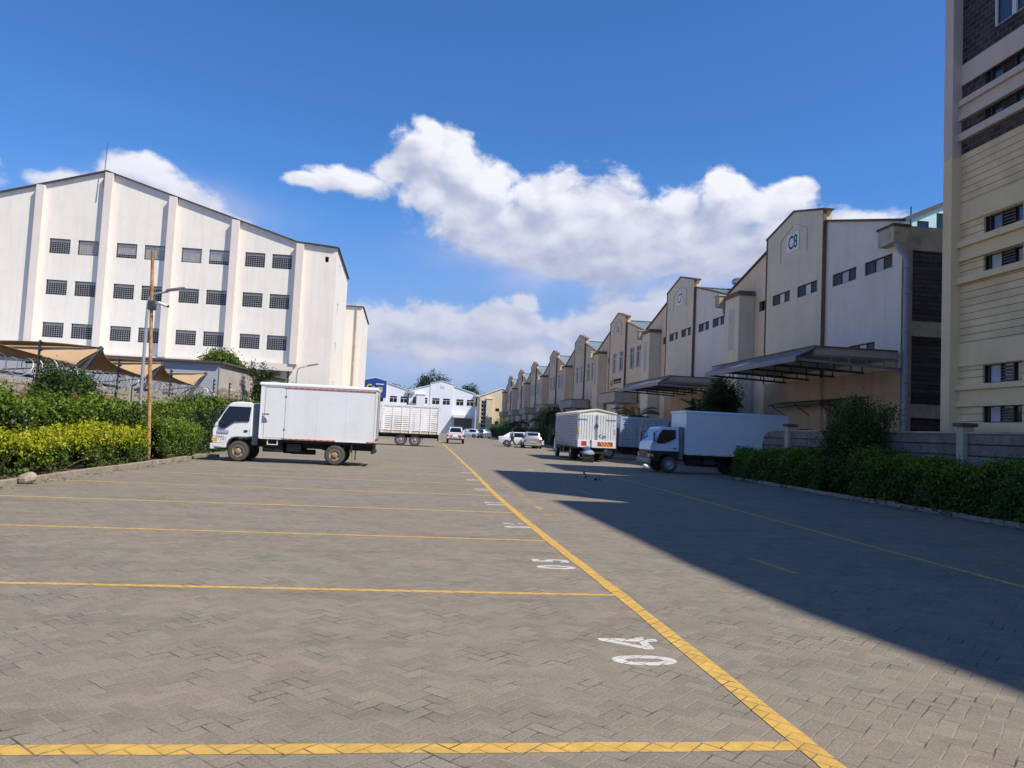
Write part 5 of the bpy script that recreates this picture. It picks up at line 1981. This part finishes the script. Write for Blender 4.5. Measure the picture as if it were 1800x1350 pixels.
# ---------------------------------------------------------------- small things on the ground
t = thing("crate", (9.35, 42.3, 0), "black crate under a blue and grey cloth bundle behind the aluminium truck", "crate")
mb = MB()
for z in (0.02, .16, .30):
    mb.box(-.26, -.22, z, .26, .22, z + .09)
for x in (-.27, .21):
    for y in (-.23, .17):
        mb.box(x, y, 0, x + .06, y + .06, .40)
mb.build("slats", "black_plastic", t)
mb = MB(); mb.box(-.28, -.24, .40, .28, .24, .43); mb.build("lid", "black_plastic", t)
b = thing("cloth_bundle", (9.35, 42.3, .43), "blue and grey cloth bundle heaped on the black crate", "cloth bundle")
for nm, m_, c, r3 in (("grey_cloth", "cloth_grey", (0, 0, .05), (.36, .28, .24)), ("blue_cloth", "cloth_blue", (-.08, .02, .24), (.22, .19, .25))):
    mb = MB(); mb.ball(c, r3, 22, 14)
    mb.v = [(x + .02 * math.sin(9 * y + 14 * z), y + .02 * math.sin(11 * x + 7 * z), max(0.002, z + .018 * math.sin(13 * x) * math.cos(12 * y))) for x, y, z in mb.v]
    mb.build(nm, m_, b, smooth=True, ang=80)
for i, (x, y) in enumerate(((11.45, 38.15), (11.75, 38.0))):  # small crumpled lumps standing for two pale spots of unclear kind
    mb = MB(); mb.ball((0, 0, .09), (.15, .13, .11), 12, 8)
    mb.v = [(a + .03 * math.sin(20 * c), b_ + .025 * math.sin(17 * a), max(0, c)) for a, b_, c in mb.v]
    o = mb.build("crumpled_lump", "faded_blue" if i else "frame_white"); o.location = (x, y, .0)
    tag(o, ["crumpled white lump on the paving before the shaded truck", "crumpled pale blue lump on the paving before the shaded truck"][i], "plastic bag")
mb = MB(); mb.ball((0, 0, .10), (.19, .15, .14), 9, 7)
mb.v = [(x * (1 + .12 * math.sin(7 * z + 4 * y)), y * (1 + .15 * math.sin(9 * x)), max(0, z + .03 * math.sin(11 * x + 8 * y))) for x, y, z in mb.v]
o = mb.build("boulder", "rock", bevel=.012); o.location = (-8.2, 17.1, 0)
tag(o, "rough pale boulder on the paving against the left kerb", "boulder")
# ---------------------------------------------------------------- poles, lamps and camera on the left
p = thing("steel_pole", (-8.9, 26.25, 0), "tall leaning rusty steel pole rising out of the yellow hedge", "pole")
mb = MB(); mb.tube((0, 0, 0), (-.36, -.02, 7.0), .062, .052, 12); mb.build("shaft", "rust_pole", p, smooth=True)
mb = MB(); mb.box(-.36, -.13, 5.02, -.14, .10, 5.32); mb.build("clamp_box", "steel_dark", p, bevel=.015)
cm = thing("cctv_camera", (-8.98, 26.1, 5.2), "small white security camera strapped to the rusty pole", "security camera")
mb = MB(); mb.path([(0, -.03, .02), (.10, -.06, .08), (.20, -.08, .04)], .018, 6); mb.build("bracket", "frame_white", cm, smooth=True)
mb = MB(); mb.tube((.12, -.08, .04), (.42, -.14, -.06), .05, .05, 12); mb.build("housing", "frame_white", cm, smooth=True)
mb = MB(); mb.tube((.42, -.14, -.06), (.45, -.146, -.07), .045, .04, 12); mb.build("lens", "glass_dark", cm)
def lamp(loc, h, arm, label, rzz=0.0, r=.06):
    t = thing("street_lamp", loc, label, "street lamp", None, rzz)
    mb = MB(); mb.path([(0, 0, 0), (0, 0, h * .75), (0.0, 0, h - .15), (.06, 0, h + .12), (.2, 0, h + .24), (arm * .55, 0, h + .36)], r, 10, 0, r * .62)
    mb.build("pole", "galv", t, smooth=True)
    mb = MB(); mb.prism([(arm * .50, -.07), (arm * .62, -.12), (arm, -.09), (arm + .03, 0), (arm, .09), (arm * .62, .12), (arm * .50, .07)], h + .355, h + .43, 'z')
    k = .21
    mb.v = [(x, y, z + (x - arm * .5) * k) for x, y, z in mb.v]
    hd = mb.build("lamp_head", "steel_grey", t, bevel=.015)
    mb = MB(); mb.box(arm * .66, -.08, h + .34, arm * .94, .08, h + .352)
    mb.v = [(x, y, z + (x - arm * .5) * k) for x, y, z in mb.v]
    mb.build("diffuser", "lamp_clear", hd)
    return t
lamp((-9.98, 28.2, 0), 5.62, 1.2, "grey street lamp just behind the rusty pole")
lamp((-8.25, 50, 0), 4.75, 1.3, "small dark street lamp in front of the white warehouse corner", r=.045)

# ---------------------------------------------------------------- shade sails over the car park beyond the wall
def sail(i, Yi, label, bay=6.75):
    t = thing("shade_sail", (-14, Yi, 0), label, "shade sail", "shade sails behind the boundary wall")
    hi, lo, pv = 3.92, 3.12, Yi - bay
    n, m_ = 14, 10
    mb = MB()
    for a in range(n + 1):
        u = a / n
        for b in range(m_ + 1):
            v = b / m_
            # front edge: previous high tip, sagging to the low corner two metres before this tip
            y = pv + (Yi - 2.0 - pv) * u
            zf = hi + (lo - hi) * (u ** 1.6) + .15 * math.sin(PI * u) * -1
            yb2 = pv + (Yi - pv) * u
            zbk = 3.65 + .25 * abs(u - .5)
            xf_ = -11.8 - .55 * math.sin(PI * u)
            X = xf_ + (-17.4 - xf_) * v
            Y = y + (yb2 - y) * v
            Z = zf + (zbk - zf) * v + .16 * math.sin(PI * v) * (1 if u < .5 else -.4)
            mb.v.append((X + 14, Y - Yi, Z))
    w = m_ + 1
    for a in range(n):
        for b in range(m_):
            mb.f.append((a * w + b, (a + 1) * w + b, (a + 1) * w + b + 1, a * w + b + 1)); mb.m.append(0)
    # triangle from the low corner up to the high tip
    k = len(mb.v)
    q = 8
    for a in range(q + 1):
        u = a / q
        for v in (0, .5, 1):
            yf = Yi - 2.0 + 2.0 * u
            z = lo + (hi - lo) * u ** 1.3 - .10 * math.sin(PI * u)
            X = -11.8 - .35 * math.sin(PI * u) - 5.6 * v
            mb.v.append((X + 14, yf - Yi, z + (3.75 - z) * v))
    for a in range(q):
        for b in range(2):
            mb.f.append((k + a * 3 + b, k + (a + 1) * 3 + b, k + (a + 1) * 3 + b + 1, k + a * 3 + b + 1)); mb.m.append(0)
    o = mb.build("fabric", "sail_tan", t, smooth=True)
    so = o.modifiers.new('s', 'SOLIDIFY'); so.thickness = .012
    mb = MB()
    mb.beam((14 - 12.6, -.9, 2.35), (14 - 11.85, -.0, 3.93), .11, .15)
    mb.build("arm", "steel_dark", t)
    mb = MB(); mb.box(1.33, -1.0, 0, 1.47, -.86, 2.45); mb.build("column", "steel_dark", t)
    mb = MB()
    mb.beam((1.4, -.93, 2.6), (1.4, -bay - .93 + .05, 2.66), .08, .10)
    mb.build("edge_beam", "steel_dark", t)
    mb = MB()
    mb.beam((2.17, -.02, 3.88), (2.2, -2.0, 3.1), .03, .03)
    mb.beam((2.2, -2.0, 3.1), (1.4, -1.9, 2.62), .05, .05)
    mb.beam((2.1, -.05, 3.85), (-3.3, -.9, 3.55), .07, .09)
    mb.beam((2.2, -2.0, 3.08), (1.4, -5.0, 2.7), .04, .04)
    mb.build("brace", "steel_dark", t)


for i, (Y, lb) in enumerate(((29.3, "large sunlit tan shade sail peaking left of the street lamp"), (36.0, "tan shade sail whose tip meets the rusty pole"), (42.8, "farthest tan shade sail against the grey shed wall"))):
    sail(i, Y, lb, 12.5 if i == 0 else 6.75)

# ================================================================ PLANTS
def clumps(n, xr_, yr_, zr_, side, R):
    """clump centres over the surface of a long box: returns centres and outward normals"""
    c, nn = [], []
    A = [(zr_[1] - zr_[0]) * 1.0, (xr_[1] - xr_[0]) * 1.0]
    for i in range(n):
        y = rng.uniform(*yr_)
        f = rng.uniform(0, A[0] * 1.25 + A[1])
        if f < A[1]:
            c.append((rng.uniform(*xr_), y, zr_[1])); nn.append((0, 0, 1))
        elif f < A[1] + A[0]:
            c.append((xr_[1] if side > 0 else xr_[0], y, rng.uniform(*zr_))); nn.append((side, 0, .25))
        else:
            c.append((xr_[0] if side > 0 else xr_[1], y, rng.uniform(*zr_))); nn.append((-side, 0, .25))
    return np.array(c), np.array(nn, float)


def top_wave(y, s):
    return .10 * np.sin(y * .9 + s) + .07 * np.sin(y * 2.3 + s * 2) + .04 * np.sin(y * 5.1)


def hedge(name, label, cat, xr_, yr_, z1, side, n, mats, young, size, R=.13, per=26, gaps=0.0, z0=.05, seed=1.0, spread=.9, parent_xy=None, thin=None):
    c, nn = clumps(n, xr_, yr_, (z0, z1), side, R)
    frac = (c[:, 2] - z0) / (z1 - z0)
    c[:, 2] = z0 + frac * (z1 - z0 + top_wave(c[:, 1], seed))
    c[:, 0] += side * (.08 * np.sin(c[:, 1] * 2.1 + seed) + .07 * np.sin(c[:, 1] * 4.7 + c[:, 2] * 5)) * (np.abs(nn[:, 0]) > .5)
    c += rng.normal(size=c.shape) * .035
    if gaps:
        h = np.sin(c[:, 1] * 1.9 + 3 * seed) + np.sin(c[:, 1] * 4.3 + c[:, 2] * 3.1) + .7 * np.sin(c[:, 2] * 7 + c[:, 1])
        keep = ~((h > .35) & (frac < .66) & (rng.uniform(size=len(c)) < gaps))
        c, nn, frac = c[keep], nn[keep], frac[keep]
    k = len(c)
    pts = np.repeat(c, per, 0) + rng.normal(size=(k * per, 3)) * R * rng.uniform(.35, 1.0, (k * per, 1))
    pts[:, 2] = np.maximum(pts[:, 2], z0 - .02)
    nr = np.repeat(nn, per, 0)
    f2 = np.repeat(frac, per)
    cy = np.repeat(rng.uniform(size=k), per)
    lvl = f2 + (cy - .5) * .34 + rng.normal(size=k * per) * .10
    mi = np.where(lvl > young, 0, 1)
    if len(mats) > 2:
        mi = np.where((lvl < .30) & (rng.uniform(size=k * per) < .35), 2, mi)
    root = thing(name, ((xr_[0] + xr_[1]) / 2, (yr_[0] + yr_[1]) / 2, 0), label, cat)
    pts -= np.array(root.location)
    leaf_mesh("foliage", pts, size, mats, mi, nr, .5, root, spread)
    # woody stems and dark inner twigs
    mb = MB()
    yy = yr_[0]
    while yy < yr_[1]:
        x = rng.uniform(xr_[0] + .15, xr_[1] - .15)
        for q in range(3):
            tx, ty, tz = x + rng.normal() * .2, yy + rng.normal() * .25, z1 * rng.uniform(.55, .9)
            mb.path([(x - root.location.x, yy - root.location.y, 0), ((x + tx) / 2 - root.location.x + rng.normal() * .04, (yy + ty) / 2 - root.location.y, tz * .5), (tx - root.location.x, ty - root.location.y, tz)], .012, 4, 0, .005)
        yy += rng.uniform(.16, .34)
    mb.build("stems", "bark", root)
    return root


HL = [(-9.75, -8.62)]
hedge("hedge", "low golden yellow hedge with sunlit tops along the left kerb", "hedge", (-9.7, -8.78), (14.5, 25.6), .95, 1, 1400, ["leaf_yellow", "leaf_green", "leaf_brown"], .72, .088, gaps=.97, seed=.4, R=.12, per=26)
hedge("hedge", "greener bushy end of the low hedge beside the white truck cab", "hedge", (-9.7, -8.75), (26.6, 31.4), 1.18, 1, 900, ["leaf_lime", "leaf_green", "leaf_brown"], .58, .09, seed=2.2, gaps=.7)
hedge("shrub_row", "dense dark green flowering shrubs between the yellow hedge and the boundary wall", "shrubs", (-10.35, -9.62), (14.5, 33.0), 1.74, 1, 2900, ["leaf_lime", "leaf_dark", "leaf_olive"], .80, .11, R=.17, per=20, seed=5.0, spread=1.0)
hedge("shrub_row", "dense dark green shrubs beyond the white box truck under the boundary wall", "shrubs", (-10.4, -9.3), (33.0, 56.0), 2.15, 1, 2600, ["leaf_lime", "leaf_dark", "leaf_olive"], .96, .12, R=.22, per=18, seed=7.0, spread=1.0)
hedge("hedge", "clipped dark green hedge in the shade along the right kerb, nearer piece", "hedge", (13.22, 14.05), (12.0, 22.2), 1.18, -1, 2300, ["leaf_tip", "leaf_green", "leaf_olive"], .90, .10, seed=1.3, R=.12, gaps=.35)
hedge("hedge", "clipped dark green hedge in the shade beside the box truck, farther piece", "hedge", (13.22, 14.05), (24.0, 31.2), 1.12, -1, 1500, ["leaf_tip", "leaf_green", "leaf_olive"], .88, .10, seed=3.1, R=.12, gaps=.35)


def crown(name, label, cat, loc, blobs, n, size, mats, trunk, lobes=None, per=30, R=.16, w=None, tr=.06, group=None):
    """blobs: (x,y,z,rx,ry,rz) relative; leaf clumps through the outer part of every blob"""
    root = thing(name, loc, label, cat, group)
    vol = np.array([b[3] * b[4] * b[5] for b in blobs]) ** .67
    vol /= vol.sum()
    P_, N_ = [], []
    for b, f in zip(blobs, vol):
        k = max(4, int(n * f))
        d = rng.normal(size=(k, 3)); d /= np.linalg.norm(d, axis=1)[:, None]
        rr = rng.uniform(.45, 1.08, (k, 1))
        c = np.array(b[:3]) + d * rr * np.array(b[3:])
        p = np.repeat(c, per, 0) + rng.normal(size=(k * per, 3)) * R
        P_.append(p); N_.append(np.repeat(d + np.array((0, 0, .4)), per, 0))
    P_, N_ = np.vstack(P_), np.vstack(N_)
    cl = np.repeat(rng.uniform(size=len(P_) // per + 1), per)[:len(P_)]
    mi = np.where(cl > .62, 0, 1) if len(mats) > 1 else np.zeros(len(P_))
    leaf_mesh("crown", P_, size, mats, mi, N_, .5, root, 1.0)
    mb = MB()
    th = trunk
    mb.path([(0, 0, 0), (.02 * th, .01, th * .5), (.0, .03, th)], tr, 8, 0, tr * .6)
    for b in blobs:
        q = Vector(b[:3])
        mb.path([(0, 0, th * rnd.uniform(.5, .95)), tuple(q * .5 + Vector((0, 0, th * .5 + .1))), tuple(q)], tr * .5, 6, 0, tr * .12)
    mb.build("trunk", "bark", root, smooth=True)
    return root


crown("climber", "leafy climber smothering the boundary wall and its razor wire left of the poles", "climbing plant", (-10.3, 23.3, 0), [(0, 0, 2.1, .38, 1.7, .50), (.05, -.9, 2.45, .30, .65, .36), (0, .6, 2.35, .30, .8, .34), (.1, -1.5, 1.7, .3, .7, .5), (0, -4.4, 1.8, .28, 1.4, .35)], 420, .085, ["leaf_green", "leaf_dark"], 1.6, R=.12)
mb = MB()
for (y, z) in ((22.0, 1.98), (24.1, 2.03), (19.2, 1.85), (30.4, 1.6)):
    for k in range(9):
        a, b, c = rnd.gauss(0, .05), rnd.gauss(0, .07), rnd.gauss(0, .05)
        s = rnd.uniform(.03, .05)
        o_ = Vector((-9.52 + a, y + b, z + c))
        mb.poly([tuple(o_), tuple(o_ + Vector((s * .3, s, s * .2))), tuple(o_ + Vector((s * .2, s * .5, s))), tuple(o_ + Vector((0, -s * .3, s * .7)))])
f_ = mb.build("blossoms", "bract"); f_.parent = [o for o in S.objects if o.name == "shrub_row"][0]; f_.location = -f_.parent.location
crown("tree", "round leafy tree rising behind the grey shed roof", "tree", (-12.6, 55 - 6.5, 0), [(0, 0, 5.0, .8, .7, .5), (.7, .3, 4.75, .45, .5, .3), (-.6, 0, 4.8, .5, .5, .3)], 240, .17, ["leaf_lime", "leaf_green"], 4.2, R=.20, tr=.12)
crown("tree", "thin dark upright tree between the stone flank and the box truck", "tree", (-10.0, 48.0, 0), [(0, 0, 2.6, .6, .6, 1.1), (-.1, 0, 3.7, .42, .4, .9), (-.55, 0, 4.5, .14, .14, .55), (.15, 0, 4.6, .13, .13, .5), (.55, 0, 4.2, .18, .18, .4)], 230, .12, ["leaf_olive", "leaf_dark"], 3.5, R=.13, tr=.06)
crown("tree", "low green bush under the white warehouse overhang", "bush", (-9.1, 51.5, 0), [(0, 0, 2.9, 1.1, .8, .8), (.9, .2, 3.0, .6, .5, .5)], 150, .16, ["leaf_lime", "leaf_green"], 2.4, R=.2)
crown("shrub", "tall dark unclipped shrub between the two pieces of the right hedge", "shrub", (13.75, 22.9, 0),
      [(0, 0, 1.5, .65, 1.5, 1.05), (0, -.9, 2.35, .5, .55, .60), (0, .5, 2.3, .5, .7, .72), (0, -.2, 2.75, .4, .55, .48), (0, -1.75, 2.6, .18, .25, .45), (0, 1.1, 2.75, .2, .25, .38), (-.1, .1, .7, .6, 1.2, .6), (0, 1.0, 1.8, .5, .6, .6)], 620, .085, ["leaf_lime", "leaf_dark"], 1.6, R=.13, tr=.04, per=26)


def palm(loc, label, h, nf, L, droop, m="leaf_dark", trunk=True, group=None, tr=.13, lo=.2, hi=1.2):
    t = thing("palm", loc, label, "palm", group)
    mb = MB()
    if trunk:
        n = int(h / .16)
        for i in range(n):
            z = h * i / n
            mb.lathe([(tr * .88, 0), (tr * 1.06, h / n * .55), (tr * .88, h / n)], (.04 * math.sin(z), 0, z), 'z', 10)
        mb.build("trunk", "bark", t, smooth=True)
    for k in range(nf):
        a = 2 * PI * k / nf + rnd.uniform(-.2, .2)
        e0 = rnd.uniform(lo, hi)
        Lk = L * rnd.uniform(.8, 1.1)
        pts, p_, e = [], Vector((.04 * math.sin(h), 0, h)), e0
        n = 10
        for i in range(n + 1):
            pts.append(p_.copy())
            p_ = p_ + Vector((math.cos(a) * math.cos(e), math.sin(a) * math.cos(e), math.sin(e))) * (Lk / n)
            e -= droop / n * rnd.uniform(.8, 1.2)
        fm = MB()
        fm.path(pts, .018, 4, 0, .004)
        sd_ = Vector((-math.sin(a), math.cos(a), 0))
        for i in range(1, n):
            for j in range(3):
                q = pts[i] + (pts[i + 1] - pts[i]) * (j / 3)
                ll = L * .26 * math.sin(PI * (i + j / 3) / (n + .6)) + .05
                d = (pts[i + 1] - pts[i]).normalized()
                for s in (-1, 1):
                    tip = q + sd_ * (s * ll * .85) + d * (ll * .5) + Vector((0, 0, -ll * .32))
                    w_ = d * .024
                    fm.poly([tuple(q - w_), tuple((q + tip) / 2 + w_ + Vector((0, 0, .01))), tuple(tip), tuple((q + tip) / 2 - w_)])
        fm.build("frond", m, t)
    return t


palm((17.6, 61.5, 0), "arching fan of palm fronds above the grey slatted truck", 3.0, 14, 2.4, 1.8, lo=.5, hi=1.3)
palm((16.6, 44.6, 0), "spiky dark palm under the metal awning of the C7 unit", 3.2, 16, 1.5, 1.0, lo=-.3, hi=1.2)
palm((16.9, 42.0, 0), "bushy dark palm directly above the shaded box truck", 3.5, 22, 1.7, 1.9, lo=-.2, hi=1.3)
crown("tree", "dense dark tree under the awning behind the shaded box truck", "tree", (17.2, 43.0, 0), [(0, 0, 3.7, .9, 1.1, 1.1), (.2, -.9, 4.2, .7, .7, .8), (0, 1.0, 3.6, .6, .6, .9), (0, 0, 4.8, .4, .5, .4)], 300, .13, ["leaf_dark"], 3.0, R=.2, tr=.12)
palm((15.6, 92.5, 0), "tall shaggy palm standing left of the aluminium truck", 4.3, 44, 2.4, 2.8, tr=.22, lo=-.8, hi=1.1)
palm((15.9, 96.5, 0), "second tall palm close beside the shaggy one", 3.6, 34, 2.4, 2.4, lo=-.6, hi=1.1)
palm((15.2, 84.0, 0), "short palm just left of the aluminium truck", 3.2, 30, 2.1, 2.3, lo=-.3, hi=1.1)
palm((14.0, 128.0, 0), "sunlit palm before the cream end building", 2.4, 26, 3.3, 1.9, "leaf_green", lo=-.2, hi=1.1)
palm((15.5, 124.0, 0), "dark palm right of the sunlit one at the far end of the row", 2.8, 26, 2.8, 1.9, lo=-.2, hi=1.1)
palm((17.2, 112.0, 0), "dark palm in front of the fifth warehouse unit from the near end", 3.0, 16, 2.5, 1.9, lo=-.2, hi=1.1)
hedge("planting_strip", "dark low planting along the foot of the warehouse row behind the cars", "shrubs", (16.2, 17.6), (64, 186), 1.35, -1, 1700, ["leaf_olive", "leaf_dark", "leaf_dark"], .9, .26, R=.45, per=10, seed=4.0, spread=1.0)

FT = [((2.2, 232, 0), "tall dark broad tree rising behind the white gable marked D4", [(0, 0, 14.9, 3.9, 3, 3.4), (-3.2, 0, 13.4, 2.6, 2, 2.8), (3.2, 0, 13.9, 2.3, 2, 3.0), (.5, 0, 9.5, 4.5, 3, 3)], 12, "leaf_far"),
      ((12.5, 230, 0), "green bushy tree behind the right slope of the white gable", [(0, 0, 10.8, 3, 2.5, 2.8), (-2.4, 0, 10.2, 2.2, 2, 2.6), (2.8, 0, 10, 2, 2, 1.9), (-4.2, 0, 12.0, 1.4, 1.2, 1.9), (1, 0, 12.6, 2.4, 2, 2)], 9, "leaf_dark"),
      ((-5.0, 228, 0), "low dark tree in the dip between the two white gables", [(0, 0, 9.6, 3.2, 2, 2.6), (-2.8, 0, 10.2, 2, 2, 1.9), (2.8, 0, 10, 2, 2, 2)], 8, "leaf_far"),
      ((-9.5, 230, 0), "dark tree top just right of the blue signboard", [(0, 0, 11.8, 1.8, 2, 1.3), (2, 0, 11.2, 1.6, 1.6, 1)], 9, "leaf_far"),
      ((19.0, 232, 0), "dark tree top over the gap beside the cream end building", [(0, 0, 9.8, 3, 2, 2), (3, 0, 9.6, 2, 2, 1.8)], 8, "leaf_far")]
for loc, lb, bl, th, m_ in FT:
    crown("tree", lb, "tree", loc, bl, 420, .42, [m_], th, R=.5, per=22, tr=.3, group="trees behind the far buildings")

dr_ = thing("drain_grate", (9.65, 24.4, 0), "long dark drain grate set in the shaded paving before the right hedge", "drain")
mb = MB(); mb.box(-.55, -.16, .0, .55, .16, .004); mb.build("channel", "chassis", dr_)
mb = MB()
for sgn in (-.17, .15):
    mb.box(-.57, sgn, .0, .57, sgn + .02, .012)
for i in range(19):
    mb.box(-.56 + i * .061, -.155, .004, -.545 + i * .061, .155, .011)
mb.build("bars", "steel_grey", dr_)
# scattered leaf litter and grit along both kerbs
pts = []
for k in range(700):
    s_ = rnd.random() < .5
    x = (-8.28 + abs(rnd.gauss(0, .22))) if s_ else (12.98 - abs(rnd.gauss(0, .22)))
    pts.append((x, rnd.uniform(12, 31), .006))
lm = leaf_mesh("leaf_litter", np.array(pts), .05, ["leaf_brown", "leaf_olive"], rng.integers(0, 2, len(pts)), np.tile((0, 0, 1.0), (len(pts), 1)), .5, None, .15)
tag(lm, "dry leaf litter scattered along the foot of the kerbs", "leaf litter", kind="stuff")
